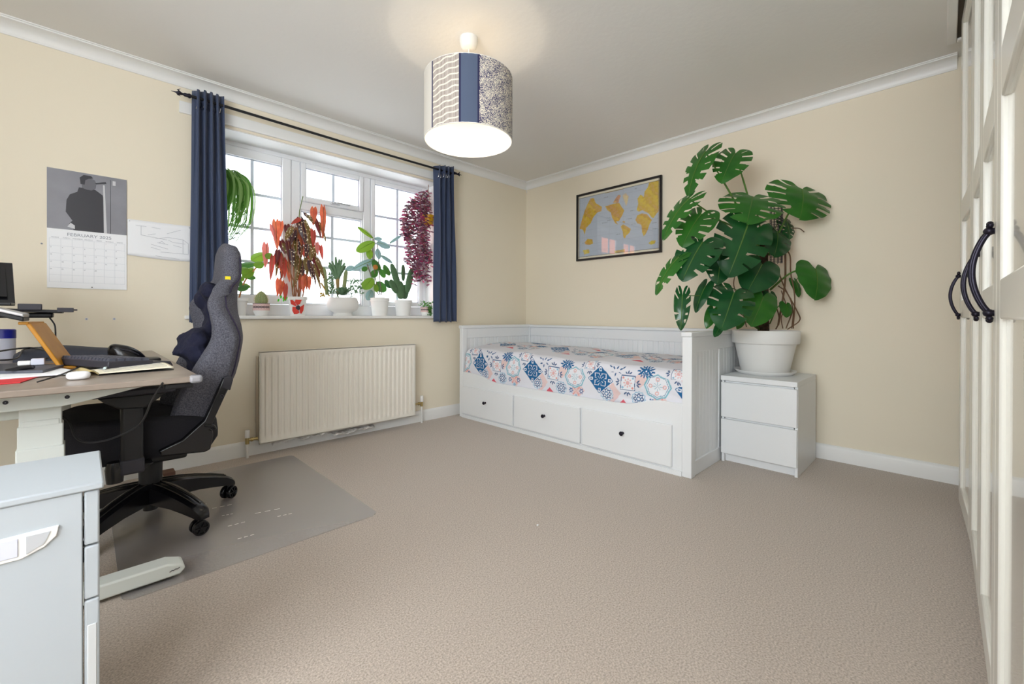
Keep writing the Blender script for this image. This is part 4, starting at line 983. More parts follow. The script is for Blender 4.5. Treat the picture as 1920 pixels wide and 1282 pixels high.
Mb().tube([(-.33, Y1_+.02, DZ), (-.33, Y1_+.02, p.z)], .018, 14).lathe([(.001, DZ), (.05, DZ), (.05, DZ+.012), (.001, DZ+.014)], (-.33, Y1_+.02, 0), 20).build('arm_column', MT['black'], t, 40)
t = thing('laptop', (-.28, Y1_, .9), 'open black laptop standing on the arm tray at the left edge', 'laptop')
zz = ty(30, 574).z+.006
pr = ty(29, 574, Y1_+.04).x; tr = ty(23, 493, Y1_+.12)
sc = Mb().add([(pr-.32, Y1_+.03, zz), (pr, Y1_+.03, zz), (tr.x, Y1_+.12, tr.z), (tr.x-.30, Y1_+.12, tr.z), (pr-.32, Y1_+.038, zz), (pr, Y1_+.038, zz), (tr.x, Y1_+.128, tr.z), (tr.x-.30, Y1_+.128, tr.z)], [(0, 1, 2, 3), (7, 6, 5, 4), (0, 4, 5, 1), (1, 5, 6, 2), (2, 6, 7, 3), (3, 7, 4, 0)])
sco = sc.build('screen', MT['blackg'], t, 0, .002)
Mb().add([(pr-.30, Y1_+.0405-.008, zz+.03), (pr-.02, Y1_+.0405-.008, zz+.03), (tr.x-.018, Y1_+.112, tr.z-.012), (tr.x-.28, Y1_+.112, tr.z-.012)], [(0, 1, 2, 3)]).build('display', mat('dark_display', (18, 18, 22), .15), sco, 0, solid=.001)
Mb().box(pr-.32, pr, Y1_-.10, Y1_+.03, zz-.004, zz+.006).build('keyboard_base', MT['black'], t, 30, .002)
# silver tablet on the wooden stand
YT = 2.12
a, b_ = on(-60, 568, 1, YT), on(47, 591, 1, YT)
t = thing('closed_laptop', (b_.x-.1, YT, b_.z), 'closed silver and black laptop lying on top of the wooden stand', 'laptop')
mid = (a+b_)/2; hv = (b_-a)/2
Mb().obox(mid+Vector((0, .06, 0)), hv, (0, .10, 0), (0, 0, .006)).build('laptop_lid', MT['silver'], t, 30, .003)
Mb().obox(mid+Vector((0, .06, -.013)), hv*.995, (0, .10, 0), (0, 0, .007)).build('laptop_base', MT['black'], t, 30, .003)
# wooden stand
P0, P1 = on(52, 607, 1, 2.14), on(112, 684, 1, 2.14); t = thing('wooden_stand', (P1.x, 2.16, DZ), 'bent golden bamboo device stand leaning over the desk', 'stand')
P0b, P1b = on(82, 606, 1, 2.30), on(138, 668, 1, 2.30)
th_ = Vector((.009, 0, .006))
q = Mb()
A, B_, C_2, D_ = P0, P0b, Vector((P1b.x, P1b.y, DZ+.010)), Vector((P1.x, P1.y, DZ+.010))
nrm = (B_-A).cross(D_-A).normalized()*.006
if nrm.x < 0: nrm = -nrm
q.add([A-nrm, B_-nrm, C_2-nrm, D_-nrm, A+nrm, B_+nrm, C_2+nrm, D_+nrm], [(0, 1, 2, 3), (7, 6, 5, 4), (0, 4, 5, 1), (1, 5, 6, 2), (2, 6, 7, 3), (3, 7, 4, 0)])
q.build('leaning_panel', MT['woodstand'], t, 30, .003)
q = Mb().obox(A.lerp(B_, .5)+Vector((-.010, 0, .002)), (.012, 0, 0), (B_-A)*.5, (0, 0, .005)); q.build('top_ledge', MT['woodstand'], t, 30, .003)
q = Mb().obox((D_.lerp(C_2, .5).x-.03, D_.lerp(C_2, .5).y, DZ+.006), (.07, 0, 0), (C_2-D_)*.5, (0, 0, .0055)); q.build('base_plate', MT['woodstand'], t, 30, .003)
# wipes tub
p = at(8, 673, DZ); t = thing('wipes_tub', (p.x, p.y, DZ), 'white tub with a bright blue lid standing on the desk at the left edge', 'tub')
hh = (673-617)/FPX*p.y*.70+.02; rr_ = .033
zt_ = on(8, 617, 1, p.y).z; zl = on(8, 634, 1, p.y).z
Mb().lathe([(.001, DZ), (rr_-.002, DZ), (rr_, DZ+.003), (rr_, zl), (.001, zl)], (p.x, p.y, 0), 28).build('tub_body', MT['label'], t, 40)
Mb().lathe([(rr_+.001, zl), (rr_+.001, zt_-.003), (rr_-.003, zt_), (.001, zt_)], (p.x, p.y, 0), 28).build('lid', MT['blue'], t, 40)
# soft case behind
q = Mb()
pA = at(75, 664, DZ+.03); pB = at(205, 660, DZ+.03)
cA, cB = Vector((-.16, 2.66, DZ)), Vector((.105, 2.74, DZ))
def casep(u, v):
    a = v*math.pi; x = -.20+.31*u; h = .030+.032*math.sin(math.pi*min(1, u*1.02))**.6*(.75+.25*math.sin(u*5+.5))
    return (x, 2.66-.09*math.cos(a)+.05*u, DZ+max(0, math.sin(a))**.45*h)
q.grid(casep, 30, 16); cs = q.build('soft_case', mat('dark_grey_case_cloth', (62, 64, 74), .8, bump=(60, .4, .004)), None, 60, weld=True)
cs['label'] = 'flat dark grey soft case lying on the desk behind the wooden stand and keyboard'; cs['category'] = 'case'
# vertical mouse on a black rest
t = thing('computer_mouse', (.125, 2.42, DZ), 'black ergonomic mouse standing behind the keyboard near the desk edge', 'mouse')
def mousep(u, v):
    a = u*2*math.pi; s_ = math.sin(v*math.pi/2); r = math.cos(v*math.pi/2)**.7
    return (.128+.058*r*math.cos(a)-.020*s_, 2.40+.040*r*math.sin(a), DZ+.008+.058*s_*(1-.25*math.cos(a)*r))
Mb().grid(mousep, 28, 14).build('mouse_shell', MT['blackg'], t, 60)
Mb().tube([(.10, 2.362, DZ+.05), (.135, 2.360, DZ+.042), (.16, 2.365, DZ+.024)], .0018, 6).build('button_seam', MT['black2'], t)
Mb().prism(rrect(.07, .19, 2.355, 2.445, .02), DZ+.0005, DZ+.009, 'z').build('mouse_foot', MT['black'], t, 30)
t = Mb().prism(rrect(.115, .222, 2.24, 2.34, .02), DZ+.0005, DZ+.014, 'z').build('wrist_rest', MT['black'], None, 30, .005); tag(t, 'small black wrist rest pad on the desk beside the mouse', 'wrist rest')
# keyboard
K0 = at(128, 692, DZ+.01); KX0, KX1, KY0, KY1 = -.06, .172, 1.975, 2.20
t = thing('keyboard', (.05, 2.08, DZ), 'black mechanical keyboard with loose wrist plate lying on the desk', 'keyboard')
KM = Matrix.Translation((.070, 2.10, DZ+.0075)) @ Matrix.Rotation(math.radians(24), 4, 'Z') @ Matrix.Rotation(math.radians(3.5), 4, 'Y')
def kx(x, y, z): return KM @ Vector((x, y, z))
def kbox(q, x0, x1, y0, y1, za, zb_, tp=0):
    vs = [kx(x0, y0, za), kx(x1, y0, za), kx(x1, y1, za), kx(x0, y1, za), kx(x0+tp, y0+tp, zb_), kx(x1-tp, y0+tp, zb_), kx(x1-tp, y1-tp, zb_), kx(x0+tp, y1-tp, zb_)]
    return q.add(vs, [(0, 3, 2, 1), (4, 5, 6, 7), (0, 1, 5, 4), (1, 2, 6, 5), (2, 3, 7, 6), (3, 0, 4, 7)])
kbox(Mb(), -.085, .045, -.15, .15, .001, .024).build('keyboard_case', MT['black2'], t, 30, .003)
kbox(Mb(), .045, .112, -.15, .15, .001, .018, .006).build('wrist_plate', MT['black2'], t, 30, .003)
kc = mat('dark_keycap', (70, 73, 86), .4)
for c_ in range(5):
    for r_ in range(14):
        x = -.080+c_*.0245; y = -.143+r_*.0205
        if c_ == 4 and 4 <= r_ <= 9:
            if r_ != 4: continue
            kbox(Mb(), x, x+.019, y, y+.119, .024, .033, .003).build('key', kc, t, 0); continue
        kbox(Mb(), x, x+.019, y, y+.0165, .024, .033, .003).build('key', kc, t, 0)
# notebook and pen
t = thing('open_notebook', (.10, 1.85, DZ), 'open notebook with cream pages lying along the front of the desk', 'notebook')
na, nb_ = at(186, 702, DZ+.004), at(326, 688, DZ+.010); nc = at(292, 679, DZ+.012); nd = at(165, 690, DZ+.012)
def nbp(u, v):
    p = na.lerp(nb_, u).lerp(nd.lerp(nc, u), v)
    h = .002+.016*math.sin(math.pi*min(1, .15+v*.75))*(.55+.45*u)
    return (p.x, p.y, DZ+h)
Mb().grid(nbp, 24, 10).build('open_page', MT['cream'], t, 60, solid=.001)
q = Mb(); o1 = [na, nb_, nc, nd]; q.prism([(p.x, p.y) for p in o1], DZ+.0003, DZ+.002, 'z'); q.build('back_cover', MT['black'], t, 0)
q = Mb()
for k in range(9):
    v_ = .12+k*.09; q.tube([Vector(nbp(.08, v_))+Vector((0, 0, .001)), Vector(nbp(.5, v_))+Vector((0, 0, .001)), Vector(nbp(.93, v_))+Vector((0, 0, .001))], .0004, 4)
q.build('page_lines', MT['paperline'], t)
def nbc(u, v):
    p = na.lerp(nd, v)+Vector((-.03*u, .004*u, 0)); return (p.x, p.y, DZ+.003+.014*(1-u)*u*3+.004*u)
Mb().grid(nbc, 10, 6).build('curled_page', mat('tan_page', (206, 186, 130), .8), t, 60, solid=.001)
t = thing('pen', tuple(Vector(nbp(.2, .5))), 'clear green ballpoint pen lying on the open notebook', 'pen')
a, b_ = Vector(nbp(.12, .35))+Vector((0, 0, .006)), Vector(nbp(.24, .75))+Vector((0, 0, .006))
Mb().tube([a, a.lerp(b_, .5), b_], .004, 10).build('barrel', mat('clear_pen_barrel', (190, 205, 205), .2), t)
Mb().tube([a.lerp(b_, .45)+Vector((0, 0, .0035)), b_+Vector((0, 0, .004))], .0028, 8).build('clip', mat('green_pen_clip', (60, 140, 110), .4), t)
# earbud case
p = at(147, 705, DZ+.010); q = Mb()
def podp(u, v):
    a = u*2*math.pi; z = math.cos(v*math.pi); r = math.sin(v*math.pi)**.55
    return (p.x+.026*r*math.copysign(abs(math.cos(a))**.75, math.cos(a)), p.y+.020*r*math.copysign(abs(math.sin(a))**.75, math.sin(a)), DZ+.0125-.012*math.copysign(abs(z)**.8, z))
q.grid(podp, 32, 16); pd = q.build('earbud_case', mat('glossy_white_plastic', (244, 243, 244), .15), None, 60, weld=True); tag(pd, 'small glossy white earbud case at the front edge of the desk', 'earbud case')
# stack of folders and tablet
def slab(name, pts, z0_, z1_, m_, label, cat):
    poly_ = [(at(u, v, z0_).x, at(u, v, z0_).y) for u, v in pts]
    o = Mb().prism(poly_, z0_, z1_, 'z').build(name, m_, None, 0, .0006); return tag(o, label, cat)
slab('red_folder', [(-60, 726), (38, 718), (75, 706), (130, 697), (95, 688), (-40, 692)], DZ+.0004, DZ+.003, MT['pinred'], 'bright red card folder lowest in the stack at the left of the desk', 'folder')
slab('white_folder', [(-60, 716), (70, 706), (124, 702), (136, 696), (95, 688), (-40, 692)], DZ+.0036, DZ+.008, MT['paper'], 'white paper folder in the stack between the red folder and the tablet', 'folder')
t = slab('drawing_tablet', [(-60, 702), (80, 699), (120, 688), (55, 685), (-40, 687)], DZ+.0084, DZ+.017, mat('slate_grey_tablet', (78, 80, 90), .5), 'slate grey tablet lying on top of the folder stack', 'tablet')
p, p2 = at(10, 694, DZ+.021), at(60, 688, DZ+.024)
t = thing('stylus', tuple(p), 'black wedge shaped stylus lying on the grey tablet', 'stylus')
Mb().tube([p, p.lerp(p2, .5), p2], [.003, .007, .006], 10).build('stylus_body', MT['black'], t)
Mb().ball(p2, .007, 10, 6).build('stylus_end', MT['black2'], t)
p = at(66, 678, DZ+.03)
t = thing('white_adapter', (p.x, p.y, DZ), 'white charger plug adapter lying on the desk in front of the wooden stand', 'adapter')
Mb().box(p.x-.010, p.x+.022, p.y, p.y+.03, DZ+.018, DZ+.040).build('plug_body', MT['label'], t, 30, .003)
Mb().box(p.x-.040, p.x-.010, p.y+.002, p.y+.022, DZ+.019, DZ+.034).build('plug_connector', MT['potwhite'], t, 30, .003)
def cable(pts, r, label, m_='black', cat='cable'):
    o = Mb().tube(cat_rom(pts, 10), r, 8).build('cable', MT[m_], None); return tag(o, label, cat, 'cables about the desk')
cable([at(-30, 664, DZ+.06), at(20, 655, DZ+.06), at(60, 652, DZ+.055), at(96, 660, DZ+.05), at(98, 668, DZ+.035), at(70, 676, DZ+.03)], .0032, 'thick black cable looping past the foot of the wooden stand')
cable([at(-30, 676, DZ+.03), at(30, 672, DZ+.03), at(45, 655, DZ+.045), at(82, 652, DZ+.05), at(110, 664, DZ+.02)], .0028, 'black cable tangled over the desk beside the blue lidded tub')
cable([on(92, 594, 1, 2.46), on(102, 608, 1, 2.46), on(104, 622, 1, 2.46), on(104, 640, 1, 2.48)+Vector((0, 0, 0))], .0025, 'thin black cable hanging down from the arm tray')
cable([on(112, 776, 1, 1.96), on(130, 792, 1, 1.94), on(142, 820, 1, 1.93), on(165, 829, 1, 1.90), on(210, 822, 1, 1.85), on(262, 795, 1, 1.78), on(285, 750, 1, 1.70), on(305, 718, 1, 1.63)], .0028, 'black cable hanging in a long loop under the desk front')
cable([at(150, 687, DZ+.012), at(120, 700, DZ+.02), at(100, 707, DZ+.012), at(70, 716, DZ+.006)], .0022, 'thin black cord trailing over the folders to the desk front')
t = thing('key_fob', tuple(at(124, 676, DZ+.01)), 'small black key fob with a ring beside the keyboard corner', 'key fob')
p = at(124, 676, DZ+.014); Mb().tube([(p.x+.010*math.cos(i/12*6.283), p.y, p.z+.008*math.sin(i/12*6.283)) for i in range(13)], .002, 6, False).build('ring', MT['black'], t)
Mb().ball((p.x-.012, p.y-.004, p.z-.004), (.016, .012, .007), 12, 8).build('fob', MT['black'], t)
# floor bits
p = on(318, 893, 2, 0.0); p = Vector((.30, 2.90, 0))
t = Mb().box(.285, .345, 2.90, 2.97, .0045, .075).build('wooden_block', mat('brown_wood_block', (104, 72, 58), .6), None, 30, .004); tag(t, 'small brown wooden block standing on the floor behind the chair base', 'block')
t = thing('cable_clip', (.40, WY-.03, .1), 'small grey plastic clips with a cable end above the skirting behind the chair', 'cable clip')
for u, v in ((332, 850), (345, 848)):
    p = on(u, v, 1, WY-.03); Mb().obox(p, (.014, 0, .010), (0, .012, 0), (-.006, 0, .012)).build('clip', mat('grey_plastic_clip', (176, 176, 172), .5), t, 30, .003)
t = Mb().ball(tuple(on(1008, 984, 2, .004)), (.006, .004, .003), 8, 5).build('paper_crumb', MT['paper']); tag(t, 'tiny white crumb lying on the carpet in the middle of the floor', 'crumb')
#@@PART4
# ================================================================== PLANTS IN THE WINDOW
SZ = OZ0+.0005
def spx(u, v, y): return on(u, v, 1, y)
def c5(x, y): return 400+x/5.127, 360+y/5.127
def c6(x, y): return 600+x/4.422, 330+y/4.422
def cone_pot(t, c, r0, r1, h, rimh=.02, m_='potwhite', name='pot', lip=.005):
    z = SZ
    o = Mb().lathe([(.001, z), (r0, z), (r0+(r1-r0)*(h-rimh)/h-.001, z+h-rimh), (r1+lip, z+h-rimh+.001), (r1+lip, z+h), (r1-.004, z+h), (r1-.008, z+h-.015), (.001, z+h-.015)], (c[0], c[1], 0), 40).build(name, MT[m_], t, 45)
    Mb().lathe([(r1-.008, z+h-.014), (.001, z+h-.008)], (c[0], c[1], 0), 24).build('soil', MT['soil'], t)
    return o
def patch(t, c, rz, poly, m_, name, off=.0012):
    # flat shape laid on a round pot; poly in (angle metres across, height)
    import mathutils
    q = Mb(); az = math.atan2(-c[1], -c[0]); n = len(poly)
    cx = sum(p[0] for p in poly)/n; cz = sum(p[1] for p in poly)/n
    ring = []
    def P(a, z):
        r = rz(z)+off; th = az+a/ max(.02, rz(z)); return (c[0]+r*math.cos(th), c[1]+r*math.sin(th), SZ+z)
    vs = [P(cx, cz)]
    for k in (.34, .67, 1): vs += [P(cx+(a-cx)*k, cz+(z-cz)*k) for a, z in poly]
    fs = [(0, 1+i, 1+(i+1) % n) for i in range(n)]
    for k in range(2): fs += [(1+k*n+i, 1+(k+1)*n+i, 1+(k+1)*n+(i+1) % n, 1+k*n+(i+1) % n) for i in range(n)]
    q.add(vs, fs); return q.build(name, m_, t, 60)
red = mat('red_painted_petal', (214, 58, 44), .5); pnk = mat('pink_painted_band', (222, 190, 186), .5); blk = mat('black_painted_pattern', (40, 38, 48), .5)
g_br = mat('yellow_green_leaf', (120, 160, 50), .4, tl=.4); g_md = mat('mid_green_leaf', (70, 122, 52), .4, tl=.3); g_bl = mat('blue_green_leaf', (140, 170, 172), .35, tl=.25)
g_dk = mat('dark_green_leaf', (52, 92, 56), .45, tl=.2); g_ol = mat('olive_cactus_skin', (140, 152, 104), .7, bump=(60, .5, .004)); g_suc = mat('succulent_green', (104, 140, 104), .5, tl=.15)
be_o = mat('orange_leaf_underside', (220, 126, 82), .45, tl=.5, var=(30, (186, 70, 58), .3)); be_r = mat('red_leaf_underside', (200, 84, 70), .45, tl=.5, var=(40, (166, 60, 56), .3)); be_p = mat('rose_leaf_underside', (206, 120, 112), .45, tl=.5)
be_m = mat('maroon_leaf', (96, 34, 40), .45, tl=.3)
def spotted(name, base, dot):
    m_ = mat(name, base, .4, tl=.25); nt = m_.node_tree; N = nt.nodes; L = nt.links
    tc = N.new('ShaderNodeTexCoord'); v = N.new('ShaderNodeTexVoronoi'); v.inputs['Scale'].default_value = 62
    r = N.new('ShaderNodeValToRGB'); r.color_ramp.interpolation = 'CONSTANT'; r.color_ramp.elements[0].color = (*lin(dot), 1); r.color_ramp.elements[1].color = (*lin(base), 1); r.color_ramp.elements[1].position = .30
    L.new(tc.outputs['Object'], v.inputs['Vector']); L.new(v.outputs['Distance'], r.inputs['Fac'])
    L.new(r.outputs['Color'], N['Principled BSDF'].inputs['Base Color'])
    for n in N:
        if n.type == 'BSDF_TRANSLUCENT': L.new(r.outputs['Color'], n.inputs['Color'])
    return m_
be_s = spotted('spotted_dark_leaf', (70, 46, 52), (232, 222, 196)); be_v = spotted('spotted_olive_leaf', (116, 96, 48), (236, 226, 190))
stem_r = mat('russet_stem', (150, 96, 60), .6); stem_g = mat('green_stem', (104, 124, 60), .6)
# --- angel wing begonia
YB = 3.30; pc = spx(558, 590, YB); cB = (pc.x, YB)
t = thing('potted_begonia', (pc.x, YB, SZ), 'tall spotted begonia with red and orange leaves in a pot painted with a red butterfly', 'plant', )
hB = spx(558, 556, YB-.05).z-SZ
rB = lambda z: .047+(.062-.047)*z/hB
cone_pot(t, cB, .047, .062, hB, .022, lip=.003)
pot_ = t.children[0]
for poly in ([(-.030, .104), (.012, .108), (.018, .080), (.002, .062), (-.016, .072)], [(.052, .094), (.046, .070), (.022, .060), (.006, .058), (.018, .082), (.034, .095)], [(-.046, .070), (-.040, .032), (-.026, .012), (-.016, .014), (-.012, .040), (-.014, .052), (-.032, .062)], [(.006, .052), (.034, .054), (.036, .030), (.022, .008), (.002, .010), (-.012, .018), (-.004, .036)]):
    patch(t, cB, lambda z: rB(z)+.003, [(-a, z*hB/.115) for a, z in poly], red, 'painted_petal')
patch(t, cB, lambda z: rB(z)+.003, [(-a, z*hB/.115) for a, z in [(-.014, .058), (-.004, .064), (.012, .054), (.010, .042), (-.006, .032), (-.016, .040)]], blk, 'painted_centre', .0018)
BG = [((600, 285), (615, 560), .026, 'o'), ((563, 320), (600, 485), .018, 'p'), ((650, 290), (628, 455), .020, 'o'), ((965, 155), (960, 325), .024, 'o'), ((1057, 150), (1047, 452), .025, 'o'), ((965, 372), (958, 535), .020, 'r'),
 ((985, 265), (1035, 445), .018, 'm'), ((835, 262), (890, 505), .030, 's'), ((895, 425), (945, 625), .022, 's'), ((785, 358), (795, 605), .031, 'v'), ((830, 640), (785, 905), .019, 'v'), ((718, 480), (742, 705), .020, 'm'),
 ((572, 620), (549, 850), .017, 'r'), ((612, 600), (600, 825), .015, 'v'), ((680, 640), (686, 830), .017, 'r'), ((650, 470), (692, 600), .022, 'm'), ((868, 528), (872, 632), .015, 'r'), ((848, 415), (880, 525), .015, 'r'),
 ((995, 488), (1005, 615), .015, 'p'), ((965, 610), (1027, 825), .024, 'm'), ((938, 680), (985, 905), .015, 's'), ((893, 640), (902, 805), .022, 'v'), ((872, 818), (862, 965), .019, 'o'), ((918, 815), (922, 948), .016, 'o'), ((662, 860), (638, 1005), .020, 'o'),
 ((508, 505), (495, 735), .026, 'p'), ((830, 255), (745, 310), .016, 'r'), ((705, 322), (735, 455), .024, 'm'), ((745, 345), (690, 470), .020, 'v'), ((880, 200), (940, 280), .016, 's'), ((640, 600), (655, 745), .015, 'r'), ((905, 510), (890, 640), .02, 's'), ((745, 560), (770, 720), .02, 's'), ((620, 560), (600, 700), .018, 'm')]
for (b0_, t0_, w0_, k0_) in list(BG):
    if k0_ in 'svm' or len(BG) % 3 == 0: BG.append(((b0_[0]+35, b0_[1]+30), (t0_[0]+48, t0_[1]+40), w0_*.95, {'m': 'v', 'v': 's', 's': 'v', 'o': 'r', 'r': 'o', 'p': 'r'}[k0_]))
    if k0_ in 'or' and b0_[0] > 620 and b0_[1] > 350: BG.append(((b0_[0]-30, b0_[1]-20), (t0_[0]-25, t0_[1]), w0_, 'o'))
rb = random.Random(4); mm = {'o': be_o, 'r': be_r, 'p': be_p, 'm': be_m, 's': be_s, 'v': be_v}
pts_b = []
for b, tp, wd_, k in BG:
    y = YB+rb.uniform(-.09, .05); B = spx(*c5(*b), y); T = spx(*c5(*tp), y-rb.uniform(0, .02)); N = Vector((rb.uniform(-.7, .4), -1, rb.uniform(-.1, .5)))
    leaf(Mb(), B, T, wd_, N, WING, None, .10, .35, .05, 4, 30).build('leaf', [mm[k], stem_r], t, 60); pts_b.append(B)
q = Mb(); zt = SZ+hB-.012
for k, (x, y) in enumerate(((700, 560), (760, 420), (810, 360), (850, 600), (900, 520), (640, 640), (930, 700))):
    tp = spx(*c5(x, y-60), YB-.01+.01*k/3); b0 = Vector((cB[0]+(k-3)*.010, YB+.006*(k % 3-1), zt)); q.tube(cat_rom([b0, b0.lerp(tp, .5)+Vector((0, 0, .02)), tp], 8), [.0045]*12+[.003]*5, 7)
    for P_ in sorted(pts_b, key=lambda p: (p-tp).length)[:6]: q.tube(cat_rom([tp.lerp(b0, .15), (tp+P_)/2+Vector((0, 0, .02)), P_], 5), .0015, 5)
q.build('stems', stem_r, t)
Mb().tube([spx(*c5(760, 985), YB), spx(*c5(830, 175), YB), spx(568, 368, YB)], .003, 6).build('support_cane', stem_g, t)
q = Mb()
for k in range(9):
    P_ = spx(532+rb.uniform(-14, 6), 563-rb.uniform(0, 12), YB-.02); leaf(q, P_+Vector((.01, 0, -.005)), P_, .012, (rb.uniform(-.5, .5), -1, .6), OVAL, None, .1, .1, 0, 3, 14)
q.build('young_leaves', [mat('fresh_green_leaf', (70, 200, 50), .5, tl=.5), stem_g], t)
# --- philodendron behind the chair
YP = 3.26; pc = spx(447, 592, YP); t = thing('potted_philodendron', (pc.x, YP, SZ), 'broad leaved yellow green plant in a white pot behind the chair headrest', 'plant')
cone_pot(t, (pc.x, YP), .040, .055, .115, .02)
PH = [((508, 590), (365, 660), .040, g_br), ((560, 590), (512, 640), .025, g_br), ((480, 680), (395, 718), .028, g_br), ((405, 690), (245, 715), .026, g_md), ((345, 740), (230, 770), .028, g_br), ((385, 735), (285, 825), .030, g_br), ((290, 800), (408, 830), .022, g_md), ((255, 840), (215, 900), .03, g_md), ((290, 880), (355, 920), .016, g_br), ((340, 900), (235, 945), .024, g_md), ((300, 830), (235, 830), .02, g_br)]
for b, tp, wd_, m_ in PH:
    y = YP+rb.uniform(-.05, .05); leaf(Mb(), spx(*c5(*b), y), spx(*c5(*tp), y-.02), wd_, (rb.uniform(-.3, .3), -1, rb.uniform(.3, .9)), OVAL, None, .15, .3, 0, 4, 26).build('leaf', [m_, stem_g], t, 60)
q = Mb().tube(cat_rom([(pc.x, YP, SZ+.10), spx(*c5(300, 860), YP), spx(*c5(400, 740), YP), spx(*c5(440, 690), YP)], 6), .005, 7); q.build('stem', mat('orange_stem', (196, 130, 70), .6), t)
# --- barrel cactus in a patterned cup
YK = 3.24; pc = spx(490, 590, YK); t = thing('potted_cactus', (pc.x, YK, SZ), 'small round cactus in a cup pot with a black diamond band on the window sill', 'plant')
hk = .082
prof_ = [(.001, SZ), (.034, SZ), (.037, SZ+.004), (.048, SZ+.026), (.050, SZ+.04), (.050, SZ+hk), (.045, SZ+hk), (.044, SZ+hk-.01), (.001, SZ+hk-.01)]
Mb().lathe(prof_, (pc.x, YK, 0), 40).build('pot', MT['potwhite'], t, 45)
def band(t, c, r, z0_, z1_, m_, name, off=.0008): return Mb().lathe([(r+off, SZ+z0_), (r+off, SZ+z1_)], (c[0], c[1], 0), 40).build(name, m_, t, 60)
def cupdeco(t, c, r, k):
    band(t, c, r, .034*k, .080*k, pnk, 'painted_band', .0006); band(t, c, r, .0795*k, .082*k, blk, 'painted_rim_line')
    for i in range(-3, 4):
        x = i*.0165*k; a = (1 if i % 2 == 0 else .8)
        patch(t, c, lambda z: r, [(x-.010*k, .057*k), (x-.003*k, .0645*k), (x+.003*k, .0645*k), (x+.010*k, .057*k), (x+.003*k, .0495*k), (x-.003*k, .0495*k)], blk, 'painted_diamond')
        patch(t, c, lambda z: r, [(x-.004*k, .057*k), (x, .0605*k), (x+.004*k, .057*k), (x, .0535*k)], pnk, 'painted_dot', .0016)
cupdeco(t, (pc.x, YK), .050, 1)
def cac(u, v):
    a = u*2*math.pi; z = v; r = .038*(math.sin(min(1, .22+v*.80)*math.pi))**.6*(1-.10*abs(math.sin(7.5*a)))
    return (pc.x+r*math.cos(a), YK+r*math.sin(a), SZ+hk-.012+.095*v)
Mb().grid(cac, 90, 24).build('cactus_body', g_ol, t, 60)
q = Mb()
for i in range(15):
    for j in range(14):
        a = (i+.5)/15*2*math.pi*1; a = i/15*2*math.pi; v_ = .08+j*.065; p = Vector(cac(a/(2*math.pi), v_)); n = Vector((math.cos(a), math.sin(a), (v_-.4)))
        for s_ in (-1, 0, 1):
            d = (n+Vector((rb.uniform(-.8, .8), rb.uniform(-.8, .8), rb.uniform(-.5, .8)))).normalized(); q.tube([p, p+d*.009], [.0006, .0002], 3)
q.build('spines', mat('pale_spines', (206, 190, 140), .7), t)
# --- succulent bowl
YS = 3.29; pc = spx(643, 591, YS); t = thing('succulent_bowl', (pc.x, YS, SZ), 'wide white footed bowl planted with cacti and succulents in the middle of the sill', 'plant')
hb_ = spx(643, 557, YS-.1).z-SZ
Mb().lathe([(.001, SZ), (.070, SZ), (.072, SZ+.004), (.066, SZ+.020), (.072, SZ+.028), (.104, SZ+.045), (.116, SZ+.075), (.114, SZ+.105), (.100, SZ+hb_), (.094, SZ+hb_), (.092, SZ+hb_-.015), (.001, SZ+hb_-.012)], (pc.x, YS, 0), 48).build('bowl', MT['potwhite'], t, 50)
Mb().lathe([(.092, SZ+hb_-.014), (.001, SZ+hb_-.004)], (pc.x, YS, 0), 24).build('soil', MT['soil'], t)
def column(b, tp, r, m_, name):
    B = spx(*c6(*b), YS); T = spx(*c6(*tp), YS); n = 12; q = Mb(); L = (T-B)
    def P(u, v):
        a = u*2*math.pi; rr__ = r*(1-.14*abs(math.sin(5*a)))*(min(1, ((1-v)/.12))**.5 if v > .88 else 1)
        return B+L*v+Vector((math.cos(a), math.sin(a), 0))*rr__
    q.grid(P, 50, 18); return q.build(name, m_, t, 60)
column((60, 985), (32, 752), .014, g_ol, 'column_cactus'); column((192, 985), (218, 775), .015, g_ol, 'column_cactus')
column((78, 995), (5, 880), .007, mat('tan_cactus', (190, 150, 70), .7), 'column_cactus')
q = Mb(); B = spx(*c6(150, 985), YS); M_ = spx(*c6(145, 840), YS)
q.tube([B, B.lerp(M_, .5), M_], [.009, .012, .016], 10, mi=1)
for x, y in ((70, 740), (75, 715), (100, 705), (130, 670), (160, 690), (180, 690), (205, 720), (212, 745), (190, 755), (110, 740), (150, 720), (90, 760)):
    T = spx(*c6(x, y), YS+rb.uniform(-.03, .03)); q.tube(cat_rom([M_+Vector((rb.uniform(-.01, .01), 0, -.01)), M_.lerp(T, .55), T], 4), [.015, .014, .013, .012, .012, .011, .010, .009, .006], 8)
q.build('coral_cactus', [g_suc, mat('tan_cactus_stem', (168, 140, 90), .7)], t, 60)
q = Mb()
for x0_, x1_, y0_, y1_, n in ((60, 120, 810, 980, 60), (245, 355, 865, 985, 70)):
    for k in range(n):
        P_ = spx(*c6(rb.uniform(x0_, x1_), rb.uniform(y0_, y1_)), YS+rb.uniform(-.04, .04)); d = Vector((rb.uniform(-1, 1), rb.uniform(-1, 1), rb.uniform(0, 1.2))).normalized()
        leaf(q, P_, P_+d*.024, .0055, (0, -1, .5), OVAL, None, .1, .1, 0, 2, 8)
        if k % 4 == 0: q.tube([Vector((P_.x*.4+pc.x*.6, YS, SZ+hb_-.01)), P_], .001, 4, mi=1)
q.build('bushy_succulent', [g_suc, stem_g], t)
q = Mb(); C0 = spx(*c6(190, 985), YS-.06)
